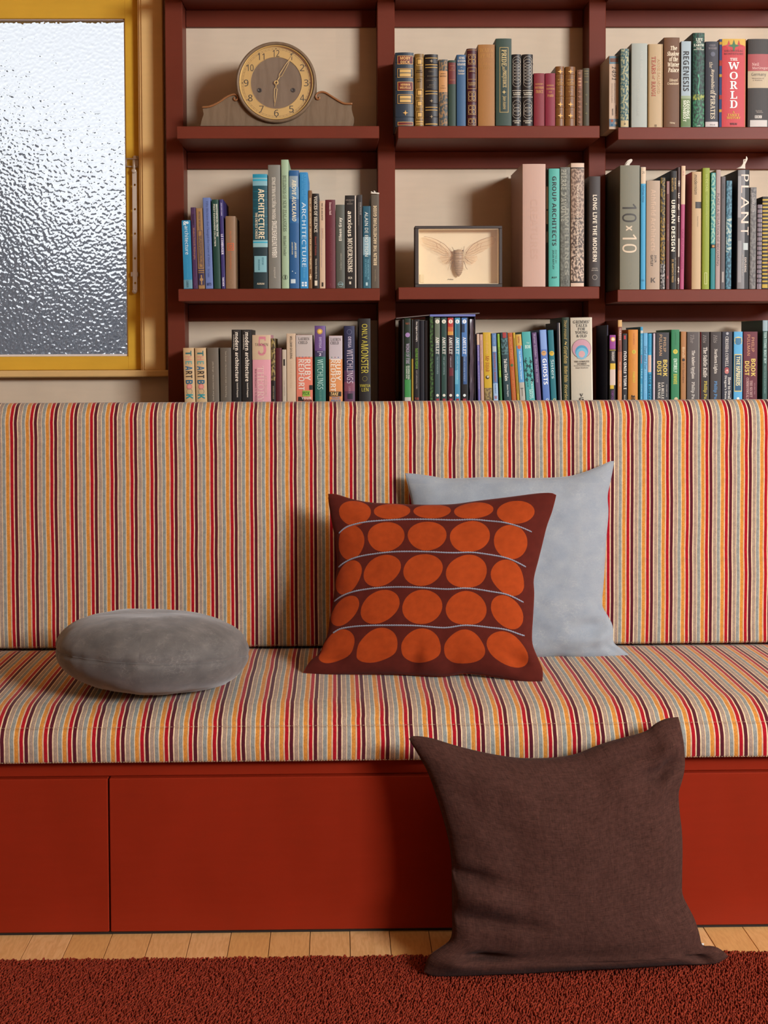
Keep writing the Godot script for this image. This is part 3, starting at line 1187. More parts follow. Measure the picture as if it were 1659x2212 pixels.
	for j in nv + 1:
		var row := []
		var t := -PI / 2 + PI * j / nv
		for i in nu + 1:
			var a := TAU * (i % nu) / nu
			var cr := pow(absf(cos(t)), 0.62)
			var pinch := 0.0035 * exp(-pow(t / 0.05, 2))
			var d := Vector3(cos(a), 0, sin(a))
			var pucker := 0.0018 * sin(a * 31.0 + 3.0 * sin(a * 5.0)) * exp(-pow(t / 0.25, 2))
			var q := d * (rad * cr - pinch) + Vector3(0, half * signf(t) * pow(absf(sin(t)), 0.95), 0)
			q += q.normalized() * (0.007 * n.get_noise_3d(q.x * 2.0, q.y * 2.0, q.z * 2.0) + pucker)
			q = turn * q + c
			var soft := 0.016
			if q.y < soft:
				q.y = soft * exp((q.y - soft) / soft) - soft * exp((-0.006 - soft) / soft) * 0.5 if q.y < soft else q.y
				q.y = maxf(q.y, 0.001)
			row.append(q)
		pts.append(row)
	for j in nv:
		for i in nu:
			quad(st, pts[j][i + 1], pts[j][i], pts[j + 1][i], pts[j + 1][i + 1])
	var seat := Vector3(-0.394, SEAT + 0.003, 0.345)
	o = thing("cushion", "round plump grey velvet cushion lying flat on the striped seat", "cushion", seat, "loose cushions on the bench")
	part("cover", done(st), mats.grey_velvet, o)
	var ring := []
	for i in nu + 1:
		ring.append(pts[nv / 2][i])
	part("seam", tube(ring, 0.0013, 6), mats.grey_velvet, o)


# ------------------------------------------------------------------ the clock
func build_clock() -> void:
	var z := -0.168
	var c := px(596.8, 179.6, z)
	var base := Vector3(c.x, shelf_y[1][0], z)
	var o := thing("mantel_clock", "round faced wooden mantel clock with scrolled shoulders on the top shelf", "clock", base)
	var m := func(r: float) -> float: return r * (EYE.z - z) / FOCAL
	var outline := flat_outline([Vector2(433, 272), Vector2(436, 258), Vector2(440, 247), Vector2(438.5, 238), Vector2(438, 231), Vector2(450, 230), Vector2(462, 226), Vector2(475, 219), Vector2(487, 211), Vector2(498, 205.5), Vector2(508, 204), Vector2(516, 210), Vector2(530, 225), Vector2(600, 250), Vector2(664, 225), Vector2(678, 208), Vector2(686, 201.5), Vector2(694, 198.5), Vector2(703, 200), Vector2(713, 206), Vector2(724, 213), Vector2(735, 219.5), Vector2(745, 223.5), Vector2(760, 224), Vector2(759.5, 235), Vector2(762, 246), Vector2(765, 256), Vector2(764.5, 265), Vector2(762, 272)], z, base)
	for i in outline.size():
		outline[i].y = maxf(outline[i].y, 0.0004)
	part("case", plate(outline, -0.09, 0.0), mats.walnut, o)
	var fc := Vector3(0, c.y - base.y, 0)
	part("drum", lathe(fc, "z", [Vector2(0.0001, -0.10), Vector2(m.call(82.0), -0.10), Vector2(m.call(85.5), -0.096), Vector2(m.call(86.3), -0.03), Vector2(m.call(86.3), 0.008), Vector2(m.call(85.0), 0.012), Vector2(m.call(82.5), 0.0135), Vector2(m.call(80.0), 0.012), Vector2(m.call(78.6), 0.006), Vector2(m.call(78.4), 0.0), Vector2(0.0001, 0.0)], 72), mats.walnut, o)
	part("bezel", lathe(fc, "z", [Vector2(m.call(78.9), 0.004), Vector2(m.call(78.9), 0.010), Vector2(m.call(78.2), 0.0112), Vector2(m.call(77.2), 0.0105), Vector2(m.call(76.4), 0.004)], 72), mats.brass, o)
	part("dial_ring", lathe(fc, "z", [Vector2(m.call(76.6), 0.0012), Vector2(m.call(76.6), 0.0026), Vector2(m.call(55.8), 0.0026), Vector2(m.call(55.2), 0.0032), Vector2(m.call(54.6), 0.0026), Vector2(m.call(54.6), 0.0012)], 96, false), mats.brass, o)
	part("dial_centre", lathe(fc, "z", [Vector2(m.call(55.0), 0.0012), Vector2(0.0001, 0.0012)], 48, false), mats.walnut, o)
	var st := mb()
	for i in 12:
		var a := TAU * (i + 1) / 12.0
		var r: float = m.call(64.2 if i != 11 else 62.6)
		add_text(st, str(i + 1), "s", fc + Vector3(sin(a) * r, cos(a) * r, 0.0029), Vector2(m.call(14.5 if i > 8 else (4.4 if i == 0 else 9.6)), m.call(14.2)), "h", 0.0)
	part("numerals", done(st), mats.black, o)
	st = mb()
	for k in 60:
		var a := TAU * k / 60.0
		var d := Vector2(sin(a), cos(a))
		var s := Vector2(d.y, -d.x)
		if k % 5 == 0:
			add_disc(st, fc + Vector3(d.x, d.y, 0) * m.call(72.4) + Vector3(0, 0, 0.0030), m.call(1.3), 10)
		var r0: float = m.call(70.6)
		var r1: float = m.call(73.6)
		var wd := 0.00022
		var z1 := 0.0029
		quad(st, fc + v3(d * r0 - s * wd, z1), fc + v3(d * r0 + s * wd, z1), fc + v3(d * r1 + s * wd, z1), fc + v3(d * r1 - s * wd, z1))
	for r in [70.6, 73.6]:
		add_ring(st, fc + Vector3(0, 0, 0.0029), m.call(r - 0.16), m.call(r + 0.16), 72)
	part("minute_track", done(st), plain(Color("#5a4220"), 0.5), o)
	for s in [-1.0, 1.0]:
		var h := part("winding_hole", lathe(fc + Vector3(s * m.call(35.9), -m.call(15.3), 0.0012), "z", [Vector2(m.call(5.0), 0.0), Vector2(m.call(4.6), 0.0014), Vector2(m.call(3.2), 0.0012), Vector2(m.call(2.8), 0.0002), Vector2(0.0001, 0.0002)], 20), plain(Color("#2f261f"), 0.35, 0.5, 0.5), o)
		h.set_meta("label", "dark round winding hole")
	for h in [[Vector2(35.9, 59.8), "minute_hand", 3.0, 0.0068], [Vector2(-3.5, -50.2), "hour_hand", 2.6, 0.0056]]:
		var tip: Vector2 = h[0]
		var ln := tip.length()
		var d := tip / ln
		var s := Vector2(d.y, -d.x)
		var hs := mb(true)
		var zz: float = h[3]
		var pt := func(al: float, ac: float) -> Vector3:
			var q := (d * al + s * ac) * float(m.call(1.0))
			return fc + Vector3(q.x, q.y, zz)
		var wv: float = h[2]
		add_tube(hs, [pt.call(3.0, 0), pt.call(ln * 0.2, 0)], 0.0012, 6, 1.0, 0.5)
		add_tube(hs, [pt.call(ln * 0.2, 0), pt.call(ln * 0.26, wv), pt.call(ln * 0.62, wv * 0.75), pt.call(ln * 0.86, 0), pt.call(ln, 0)], 0.0009, 6, 0.6, 0.5)
		add_tube(hs, [pt.call(ln * 0.2, 0), pt.call(ln * 0.26, -wv), pt.call(ln * 0.62, -wv * 0.75), pt.call(ln * 0.86, 0)], 0.0009, 6, 0.8, 0.5)
		add_lathe(hs, fc + Vector3(0, 0, zz - 0.001), "z", [Vector2(m.call(5.0), 0), Vector2(m.call(4.4), 0.0016), Vector2(m.call(2.6), 0.0016), Vector2(m.call(2.2), 0.0)], 20)
		part(h[1], done(hs), mats.brass, o)
	for side in [[Vector2(436.5, 232), Vector2(450, 231), Vector2(462, 227), Vector2(475, 220), Vector2(487, 211.5), Vector2(498, 206), Vector2(507, 204.5), Vector2(513, 208), Vector2(513.5, 214), Vector2(509, 217), Vector2(505.5, 214), Vector2(507, 211)], [Vector2(761, 224.5), Vector2(745, 224), Vector2(735, 220), Vector2(724, 213.5), Vector2(713, 206.5), Vector2(703, 200.5), Vector2(694, 199), Vector2(686, 202), Vector2(682, 208), Vector2(684.5, 214), Vector2(689.5, 214), Vector2(690, 209.5)]]:
		var path := []
		for q in smooth_path(at_depth(side, z, 0.002), 4):
			path.append(q - base)
		part("scroll_moulding", tube(path, 0.0028, 8, 0.85), mats.moulding, o)
	part("glass", lathe(fc, "z", [Vector2(m.call(77.0), 0.0088), Vector2(m.call(60.0), 0.0100), Vector2(m.call(30.0), 0.0112), Vector2(0.0001, 0.0116)], 64), mats.glass, o)


func v3(p: Vector2, z: float) -> Vector3:
	return Vector3(p.x, p.y, z)


func add_disc(st: SurfaceTool, c: Vector3, r: float, sides := 20, squash := 1.0) -> void:
	for k in sides:
		var a := TAU * k / sides
		var b := TAU * (k + 1) / sides
		tri(st, c, c + Vector3(cos(a) * r, sin(a) * r * squash, 0), c + Vector3(cos(b) * r, sin(b) * r * squash, 0))


func add_ring(st: SurfaceTool, c: Vector3, r0: float, r1: float, sides := 32, squash := 1.0) -> void:
	for k in sides:
		var a := Vector3(cos(TAU * k / sides), sin(TAU * k / sides) * squash, 0)
		var b := Vector3(cos(TAU * (k + 1) / sides), sin(TAU * (k + 1) / sides) * squash, 0)
		quad(st, c + a * r0, c + a * r1, c + b * r1, c + b * r0)


# ------------------------------------------------------------------ lettering
func font(code: String) -> Font:
	if not fonts.has(code):
		var f := SystemFont.new()
		f.font_names = PackedStringArray(["Droid Serif" if code.to_lower().begins_with("f") else "Droid Sans"])
		f.font_weight = 700 if code[0] == code[0].to_upper() else 400
		fonts[code] = f
	return fonts[code]


func glyph_run(text: String, code: String) -> Array:                   # triangles of the text, its box scaled to 1 x 1
	var key := code + text
	if not glyphs.has(key):
		var t := TextMesh.new()
		t.text = text
		t.font = font(code.left(1))
		t.font_size = 40
		t.pixel_size = 0.01
		t.depth = 0.0
		t.curve_step = 2.0
		var a := t.get_mesh_arrays()
		var v: PackedVector3Array = a[Mesh.ARRAY_VERTEX]
		var idx: PackedInt32Array = a[Mesh.ARRAY_INDEX]
		var lo := Vector2(INF, INF)
		var hi := -lo
		if code.ends_with("i"):
			for i in v.size():
				v[i].x += v[i].y * 0.22
		for p in v:
			lo = lo.min(Vector2(p.x, p.y))
			hi = hi.max(Vector2(p.x, p.y))
		var out := []
		for i in (idx.size() if idx.size() else v.size()):
			var p := v[idx[i] if idx.size() else i]
			out.append(Vector2((p.x - lo.x) / maxf(hi.x - lo.x, 1e-6) - 0.5, (p.y - lo.y) / maxf(hi.y - lo.y, 1e-6) - 0.5))
		glyphs[key] = out
	return glyphs[key]


func add_text(st: SurfaceTool, text: String, code: String, c: Vector3, size: Vector2, way: String, _bend: float, curve = null) -> void:
	# size is (length of the line, height of the letters); way: h level, r reading down, u reading up
	var run := glyph_run(text, code)
	var corner := []
	for p in run:
		var q := Vector2(p.x * size.x, p.y * size.y)
		if way == "r":
			q = Vector2(q.y, -q.x)
		elif way == "u":
			q = Vector2(-q.y, q.x)
		corner.append(c + Vector3(q.x, q.y, 0))
		if corner.size() == 3:
			bent_triangle(st, corner[0], corner[1], corner[2], curve, _bend)
			corner = []


func bent_triangle(st: SurfaceTool, a: Vector3, b: Vector3, c: Vector3, curve, widest: float) -> void:   # lays a flat triangle onto a curved spine
	if widest > 0.0:
		var ab := absf(a.x - b.x)
		var bc := absf(b.x - c.x)
		var ca := absf(c.x - a.x)
		if maxf(ab, maxf(bc, ca)) > widest:
			if ab >= bc and ab >= ca:
				var m := (a + b) / 2.0
				bent_triangle(st, a, m, c, curve, widest)
				bent_triangle(st, m, b, c, curve, widest)
			elif bc >= ca:
				var m := (b + c) / 2.0
				bent_triangle(st, a, b, m, curve, widest)
				bent_triangle(st, a, m, c, curve, widest)
			else:
				var m := (c + a) / 2.0
				bent_triangle(st, a, b, m, curve, widest)
				bent_triangle(st, m, b, c, curve, widest)
			return
	for p in [a, b, c]:
		st.add_vertex(p + Vector3(0, 0, curve.call(p.x)) if curve != null else p)


# ------------------------------------------------------------------ the framed cicada
func build_specimen() -> void:
	var zoom := 7.213
	var off := Vector2(880, 470)
	var zf := -0.150
	var lo := px(off.x + 120 / zoom, 619.4, zf)
	var hi := px(off.x + 1478 / zoom, off.y + 126 / zoom, zf)
	var base := Vector3((lo.x + hi.x) / 2, shelf_y[2][1], zf)
	var o := thing("specimen_box", "black edged glazed display box holding a pinned cicada", "display box", base)
	var a := Vector3(lo.x, base.y + 0.0003, zf) - base
	var b := Vector3(hi.x, hi.y, zf) - base
	var i0 := px(off.x + 176 / zoom, off.y + 1036 / zoom, zf) - base
	var i1 := px(off.x + 1430 / zoom, off.y + 169 / zoom, zf) - base
	for r in [[a, Vector3(b.x, i0.y, 0)], [Vector3(a.x, i1.y, 0), b], [Vector3(a.x, i0.y, 0), Vector3(i0.x, i1.y, 0)], [Vector3(i1.x, i0.y, 0), Vector3(b.x, i1.y, 0)]]:
		part("frame", box(Vector3(r[0].x, r[0].y, -0.045), Vector3(r[1].x, r[1].y, 0.0), 0.0008), plain(Color("#332822"), 0.55), o)
	var cream := plain(Color("#e8d4b0"), 0.85, 0.2)
	var liner := mb()
	for r in [[Vector3(i0.x, i0.y, 0), Vector3(i1.x, i0.y + 0.0012, 0)], [Vector3(i0.x, i1.y - 0.0014, 0), Vector3(i1.x, i1.y, 0)], [Vector3(i0.x, i0.y, 0), Vector3(i0.x + 0.0012, i1.y, 0)], [Vector3(i1.x - 0.0012, i0.y, 0), Vector3(i1.x, i1.y, 0)]]:
		add_box(liner, Vector3(r[0].x, r[0].y, -0.034), Vector3(r[1].x, r[1].y, -0.004))
	part("liner", done(liner), cream, o)
	part("backing", box(Vector3(i0.x - 0.002, i0.y - 0.002, -0.043), Vector3(i1.x + 0.002, i1.y + 0.002, -0.034), 0.0), cream, o)
	part("glass", box(Vector3(i0.x, i0.y, -0.0035), Vector3(i1.x, i1.y, -0.002), 0.0), mats.glass, o)
	var zb := zf - 0.034
	var P := func(x: float, y: float) -> Vector3: return px(off.x + x / zoom, off.y + y / zoom, zb)
	var card: Vector3 = P.call(196, 1012)
	var card2: Vector3 = P.call(258, 888)
	part("label_card", box(card - base + Vector3(0, 0, 0.0005), card2 - base + Vector3(0, 0, 0.002), 0.0002), plain(Color("#dcc9a0"), 0.8), o)
	var ink := mb(true)
	var word := []
	for k in 24:
		var q: Vector3 = P.call(625.0 + k * 4.0, 966.0 + 7.0 * sin(k * 1.9) - (10.0 if k in [4, 5, 13] else 0.0))
		word.append(q - base + Vector3(0, 0, 0.0006))
	add_tube(ink, word, 0.00032, 4)
	part("handwriting", done(ink), plain(Color("#4a382c"), 0.8), o, "faint handwritten word")

	# the insect
	var bc: Vector3 = P.call(793, 705)
	bc.z = zb + 0.010
	var ci := thing("cicada", "pale brown cicada with outstretched clear wings inside the display box", "insect", bc)
	var shape := mb(true)
	var stations := []                                  # from the head down: y in pixels, half width, half depth
	for s in [[500, 6, 8], [508, 40, 30], [528, 60, 42], [545, 70, 48], [562, 64, 46], [585, 72, 52], [620, 74, 56], [650, 72, 54], [672, 68, 50], [700, 72, 54], [735, 73, 54], [775, 70, 50], [815, 64, 44], [855, 52, 36], [890, 36, 26], [915, 16, 12], [924, 3, 3]]:
		stations.append(Vector3(s[0], s[1], s[2]))
	var bands := smooth_path(stations, 3)
	var rings := []
	for s in bands:
		var ring := []
		var notch := 1.0 - 0.035 * maxf(0.0, sin((s.y * 0 + s.x) * 0.33)) if s.x > 690 else 1.0
		for k in 20:
			var t := TAU * k / 20
			var cx: Vector3 = P.call(793 + s.y * cos(t) * notch, s.x)
			ring.append(Vector3(cx.x - bc.x, cx.y - bc.y, sin(t) * s.z * notch * 0.000165))
		rings.append(ring)
	for i in rings.size() - 1:
		for k in 20:
			quad(shape, rings[i][k], rings[i + 1][k], rings[i + 1][(k + 1) % 20], rings[i][(k + 1) % 20])
	part("body", done(shape), plain(Color("#a98c6c"), 0.45, 0.4), ci)
	for yy in [[562, 66, 49], [592, 74, 54], [640, 74, 57], [690, 73, 55], [716, 74, 56], [744, 74, 55], [772, 72, 52], [800, 68, 48], [828, 61, 42], [856, 53, 37], [882, 42, 29]]:
		var arc := []
		for q in 13:
			var t := PI * q / 12.0
			var cx: Vector3 = P.call(793 + yy[1] * cos(t), yy[0] + 5.0 * sin(t))
			arc.append(Vector3(cx.x - bc.x, cx.y - bc.y, sin(t) * yy[2] * 0.000166))
		part("body_band", tube(arc, 0.00042, 5), plain(Color("#7b6049"), 0.6), ci)
	for s in [-1.0, 1.0]:
		var e: Vector3 = P.call(793 + s * 62, 520)
		part("eye", lathe(Vector3(e.x - bc.x, e.y - bc.y, 0.001), "z", [Vector2(0.0001, -0.0018), Vector2(0.0017, -0.0008), Vector2(0.0019, 0.0002), Vector2(0.0013, 0.0014), Vector2(0.0001, 0.0019)], 12), plain(Color("#6a4e3a"), 0.3), ci)
	var wing := StandardMaterial3D.new()
	wing.transparency = BaseMaterial3D.TRANSPARENCY_ALPHA
	wing.albedo_color = Color(0.90, 0.66, 0.38, 0.09)
	wing.roughness = 0.4
	var vein := plain(Color("#8a5128"), 0.5)
	var wings := [
		[[905, 560, 1000, 440, 1150, 350, 1335, 303, 1372, 335, 1352, 400, 1280, 470, 1180, 525, 1060, 570, 950, 603, 885, 600], [[905, 556, 1000, 440, 1075, 390, 1150, 350, 1250, 315, 1335, 303], [905, 560, 1010, 490, 1090, 430, 1150, 400, 1300, 350], [905, 566, 1040, 520, 1130, 465, 1230, 440, 1330, 410], [895, 575, 1010, 570, 1060, 545, 1140, 500, 1250, 480], [890, 585, 1000, 603, 1070, 572, 1180, 525], [1150, 400, 1130, 465, 1140, 500], [1075, 390, 1090, 430, 1040, 520]]],
		[[885, 600, 950, 603, 1075, 590, 1090, 650, 1040, 710, 980, 735, 920, 715, 875, 640], [[885, 605, 980, 625, 1080, 615], [885, 612, 980, 665, 1060, 690], [880, 622, 960, 690, 1010, 728], [878, 632, 930, 712]]]]
	for side in 2:
		for w in wings:
			var fore: bool = w == wings[0]
			var outline := PackedVector2Array()
			var mirror := func(x: float) -> float: return x if side == 1 else 1590.0 - x
			for k in range(0, w[0].size(), 2):
				var q: Vector3 = P.call(mirror.call(w[0][k]), w[0][k + 1])
				outline.append(Vector2(q.x - bc.x, q.y - bc.y))
			var zz := 0.0005 if fore else -0.0015
			var wg := part("forewing" if fore else "hindwing", plate(outline, zz - 0.0001, zz), wing, ci)
			var vs := mb(true)
			for l in w[1]:
				var path := []
				for k in range(0, l.size(), 2):
					var q: Vector3 = P.call(mirror.call(l[k]), l[k + 1])
					path.append(Vector3(q.x - bc.x, q.y - bc.y, zz + 0.0003))
				add_tube(vs, smooth_path(path, 4), 0.00060 if (fore and l == w[1][0]) else 0.00030, 5, 0.6)
			part("vein", done(vs), vein, wg)
	for l in [[722, 552, 706, 490, 686, 462], [862, 552, 873, 500, 881, 452], [705, 632, 672, 660, 640, 716], [706, 684, 684, 740, 664, 812], [893, 632, 920, 660, 940, 690], [872, 680, 892, 735, 908, 782, 932, 812]]:
		var path := []
		for k in range(0, l.size(), 2):
			var q: Vector3 = P.call(l[k], l[k + 1])
			path.append(Vector3(q.x - bc.x, q.y - bc.y, -0.001))
		part("leg", tube(smooth_path(path, 4), 0.0007, 6, 0.6), plain(Color("#6b4c36"), 0.6), ci)
	part("pin", tube([Vector3(0.001, 0.004, 0.012), Vector3(0.001, 0.004, -0.010)], 0.0003, 6), mats.nickel, ci)


# ------------------------------------------------------------------ books
# One line per book:  B kind left right top lean recess colour edge | group | label      (pixels of the photograph, on the spine's plane)
# kinds: p paperback, h hardback, l rounded leather with raised bands, c slipcase
# and what its spine carries:  b y0 y1 x0 x1 colour [name]   a printed panel, x in shares of the spine's width
#                              f y0 y1 x0 x1 width colour     a frame of lines
#                              m y0 y1 x0 x1 colour colour    a mottled printed picture
#                              o y x radius colour            a disc;   g the same as a ring
#                              r|u|h y0 y1 x height colour font text     lettering that reads down, up, or level (x: centre, height: share of the width; level: width)
const GAIN := 1.2


func build_books() -> void:
	var rows := {
		"1b": [271.8, shelf_y[1][1], ROW_1B], "1c": [274.7, shelf_y[1][2], ROW_1C], "2a": [623.6, shelf_y[2][0], ROW_2A], "2b": [619.8, shelf_y[2][1], ROW_2B],
		"2c": [625.2, shelf_y[2][2], ROW_2C], "3a": [897.0, shelf_y[3][0], ROW_3A], "3b": [897.0, shelf_y[3][0], ROW_3B], "3c": [897.0, shelf_y[3][0], ROW_3C]}
	for key in rows:
		var book := {}
		for line in String(rows[key][2]).split("\n"):
			var l := line.strip_edges()
			if l == "":
				continue
			if l.begins_with("B "):
				if book:
					make_book(book)
				var cut := l.split("|")
				var w := cut[0].strip_edges().split(" ", false)
				book = {"kind": w[1], "x0": float(w[2]), "x1": float(w[3]), "top": float(w[4]), "lean": float(w[5]), "recess": float(w[6]), "colour": w[7], "edge": w[8], "group": cut[1].strip_edges(), "label": cut[2].strip_edges(), "low": rows[key][0], "y": rows[key][1], "items": []}
			else:
				book.items.append(l.split(" ", false))
		if book:
			make_book(book)
	paper_scraps()


func make_book(b: Dictionary) -> void:
	var z: float = FRONT - b.recess
	var f: float = (EYE.z - z) / (EYE.z - FRONT)
	var low_px: float = 840.1 + (b.low - 840.1) * 1.0
	var xa := px(b.x0, low_px, z).x + 0.00015
	var xb := px(b.x1, low_px, z).x - 0.00015
	var top := px((b.x0 + b.x1) / 2.0 + b.lean, b.top, z).y
	var w := xb - xa
	var h: float = top - b.y - 0.0006
	var lean: float = atan2(b.lean * (EYE.z - z) / FOCAL - 0.0045 * h, h)
	if absf(b.lean) < 0.5:
		lean = 0.0
	var d := clampf(h * 0.72, 0.11, 0.355 - 0.13 - b.recess - 0.012)
	for u in UPRIGHTS:                                       # a book that reaches in front of an upright ends before it
		if xb > u[0] - 0.0005 and xa < u[1] + 0.0005:
			d = minf(d, z + 0.268)
	var origin := Vector3((xa + xb) / 2.0, b.y + 0.0005 + absf(sin(lean)) * w / 2.0, z)
	var o := thing("book", b.label, "book", origin, b.group)
	o.rotation.z = -lean
	var gain := GAIN
	var rough := 0.55 if b.kind in ["h", "p", "t"] else 0.42
	var cover := plain(hexc(b.colour, gain), rough, 0.4)
	var bulge := 0.0006
	if b.kind == "h":
		bulge = minf(0.0020, w * 0.09)
	elif b.kind == "l":
		bulge = minf(0.0042, w * 0.17)
	var half := w / 2.0
	var curve := func(x: float) -> float:
		var t := clampf(absf(x) / half, 0.0, 1.0)
		return bulge * (1.0 - t * t) - bulge - 0.0004 * pow(t, 6.0)
	# cover: the spine and two boards
	var th: float = minf(0.0024 if b.kind in ["h", "l"] else 0.0006, w * 0.18)
	var prof := []
	var n := 10
	prof.append(Vector2(-half, -d))
	prof.append(Vector2(-half, -bulge - 0.004 if b.kind == "l" else -bulge - 0.0012))
	for k in n + 1:
		var x := lerpf(-half + 0.0005, half - 0.0005, float(k) / n)
		prof.append(Vector2(x, curve.call(x)))
	prof.append(Vector2(half, -bulge - 0.004 if b.kind == "l" else -bulge - 0.0012))
	prof.append(Vector2(half, -d))
	var inner := [Vector2(half - th, -d), Vector2(half - th, -bulge - 0.003), Vector2(-half + th, -bulge - 0.003), Vector2(-half + th, -d)]
	var st := mb()
	var loop := PackedVector2Array(prof + inner)
	for k in loop.size():
		var p := loop[k]
		var q := loop[(k + 1) % loop.size()]
		quad(st, Vector3(p.x, 0, p.y), Vector3(p.x, h, p.y), Vector3(q.x, h, q.y), Vector3(q.x, 0, q.y))
	var idx := Geometry2D.triangulate_polygon(loop)
	for i in range(0, idx.size(), 3):
		var t := [loop[idx[i]], loop[idx[i + 1]], loop[idx[i + 2]]]
		if (t[1] - t[0]).cross(t[2] - t[0]) < 0:
			t = [t[0], t[2], t[1]]
		for y in [0.0, h]:
			if y > 0:
				tri(st, Vector3(t[0].x, y, t[0].y), Vector3(t[2].x, y, t[2].y), Vector3(t[1].x, y, t[1].y))
			else:
				tri(st, Vector3(t[0].x, y, t[0].y), Vector3(t[1].x, y, t[1].y), Vector3(t[2].x, y, t[2].y))
	part("cover" if b.kind != "c" else "case", done(st), cover, o)
	var inset := 0.003 if b.kind in ["h", "l"] else 0.0005
	var page: Material = mats.paper if b.edge == "cream" else plain(hexc(b.edge, 1.3), 0.85, 0.2) if b.edge != "white" else mats.white_paper
	part("pages", box(Vector3(-half + th + 0.0001, inset, -d + inset), Vector3(half - th - 0.0001, h - inset, -bulge - 0.0032), 0.0), page, o)
	# what the spine carries
	var meshes := {}
	var order := 0
	if b.kind == "l":
		for k in 5:
			var ribs := mb(true)
			var path := []
			for i in 9:
				var x := lerpf(-half * 0.98, half * 0.98, i / 8.0)
				path.append(Vector3(x, h * (0.13 + 0.185 * k), curve.call(x) - 0.0004))
			add_tube(ribs, path, 0.0013, 6)
			part("raised_band", done(ribs), cover, o)
	var ypx := func(v: float) -> float: return (px((b.x0 + b.x1) / 2.0, v, z).y - b.y - 0.0005)
	for it in b.items:
		order += 1
		var lift := 0.00022 + 0.00007 * order + (0.0004 if b.kind == "l" else 0.0)
		var wave := func(x: float) -> float: return curve.call(x) + lift
		var kind: String = it[0]
		var colour := ""
		var name_ := ""
		if kind == "m":
			var m := mb()
			strip(m, lerpf(-half, half, float(it[3])), lerpf(-half, half, float(it[4])), maxf(ypx.call(float(it[2])), 0.0004), ypx.call(float(it[1])), wave)
			part("picture_panel", done(m), patches(it[5], it[6], 40 + order), o)
			continue
		if kind in ["b", "f"]:
			var y0: float = ypx.call(float(it[1]))
			var y1: float = maxf(ypx.call(float(it[2])), 0.0004)
			var xs: float = lerpf(-half, half, float(it[3]))
			var xe: float = lerpf(-half, half, float(it[4]))
			colour = it[5] if kind == "b" else it[6]
			name_ = (it[6] if it.size() > 6 else "panel") if kind == "b" else "frame_line"
			var m: SurfaceTool = bucket(meshes, name_, colour)
			if kind == "b":
				strip(m, xs, xe, y1, y0, wave)
			else:
				var t := float(it[5]) * 0.00117
				strip(m, xs, xe, y0 - t, y0, wave)
				strip(m, xs, xe, y1, y1 + t, wave)
				strip(m, xs, xs + t, y1, y0, wave)
				strip(m, xe - t, xe, y1, y0, wave)
		elif kind in ["o", "g", "d"]:
			colour = it[4]
			var m: SurfaceTool = bucket(meshes, "emblem" if kind != "g" else "ring", colour)
			var c := Vector3(lerpf(-half, half, float(it[2])), ypx.call(float(it[1])), 0)
			var r := float(it[3]) * 0.00117
			if kind == "d":
				c.z = wave.call(c.x) + (0.0003 if r > half * 0.4 else 0.0)
			if kind == "o":
				for q in 24:
					var p1 := c + Vector3(cos(TAU * q / 24) * r, sin(TAU * q / 24) * r, 0)
					var p2 := c + Vector3(cos(TAU * (q + 1) / 24) * r, sin(TAU * (q + 1) / 24) * r, 0)
					bent_triangle(m, c, p2, p1, wave, w * 0.14)
			elif kind == "d":
				add_star(m, c, r)
			else:
				add_ring_on(m, c, r, 0.00035, wave)
		else:
			colour = it[5]
			var y0: float = ypx.call(float(it[1]))
			var y1: float = ypx.call(float(it[2]))
			var m: SurfaceTool = bucket(meshes, "lettering", colour)
			var words := " ".join(Array(it).slice(7))
			var size := Vector2(absf(y0 - y1), float(it[4]) * w)
			if kind == "h":
				size = Vector2(float(it[4]) * w, absf(y0 - y1))
			add_text(m, words, it[6], Vector3(lerpf(-half, half, float(it[3])), (y0 + y1) / 2.0, 0), size, kind, w * 0.14 if b.kind in ["h", "l"] else 0.0, wave)
	for key in meshes:
		var bits: PackedStringArray = String(key).split(";")
		part(bits[0], done(meshes[key]), plain(hexc(bits[1], gain), 0.5, 0.4), o)


func bucket(meshes: Dictionary, name_: String, colour: String) -> SurfaceTool:
	var key := name_ + ";" + colour + ";" + str(meshes.size())
	if not meshes.has(key):
		meshes[key] = mb()
	return meshes[key]


func strip(m: SurfaceTool, xs: float, xe: float, y0: float, y1: float, wave: Callable) -> void:
	var n := 10 if absf(xe - xs) > 0.004 else 2
	for k in n:
		var a := lerpf(xs, xe, float(k) / n)
		var b := lerpf(xs, xe, float(k + 1) / n)
		quad(m, Vector3(a, y0, wave.call(a)), Vector3(b, y0, wave.call(b)), Vector3(b, y1, wave.call(b)), Vector3(a, y1, wave.call(a)))


func add_star(m: SurfaceTool, c: Vector3, r: float) -> void:
	for k in 8:
		var ra := r if k % 2 == 0 else r * 0.32
		var rb := r if k % 2 == 1 else r * 0.32
		var a := TAU * k / 8 + PI / 2
		var b := TAU * (k + 1) / 8 + PI / 2
		tri(m, c, c + Vector3(cos(a) * ra, sin(a) * ra, 0), c + Vector3(cos(b) * rb, sin(b) * rb, 0))


func add_ring_on(m: SurfaceTool, c: Vector3, r: float, t: float, wave: Callable) -> void:
	for k in 28:
		var p := []
		for w in [[k, r - t], [k, r + t], [k + 1, r + t], [k + 1, r - t]]:
			var x: float = c.x + cos(TAU * w[0] / 28) * w[1]
			p.append(Vector3(x, c.y + sin(TAU * w[0] / 28) * w[1], wave.call(x)))
		quad(m, p[0], p[1], p[2], p[3])


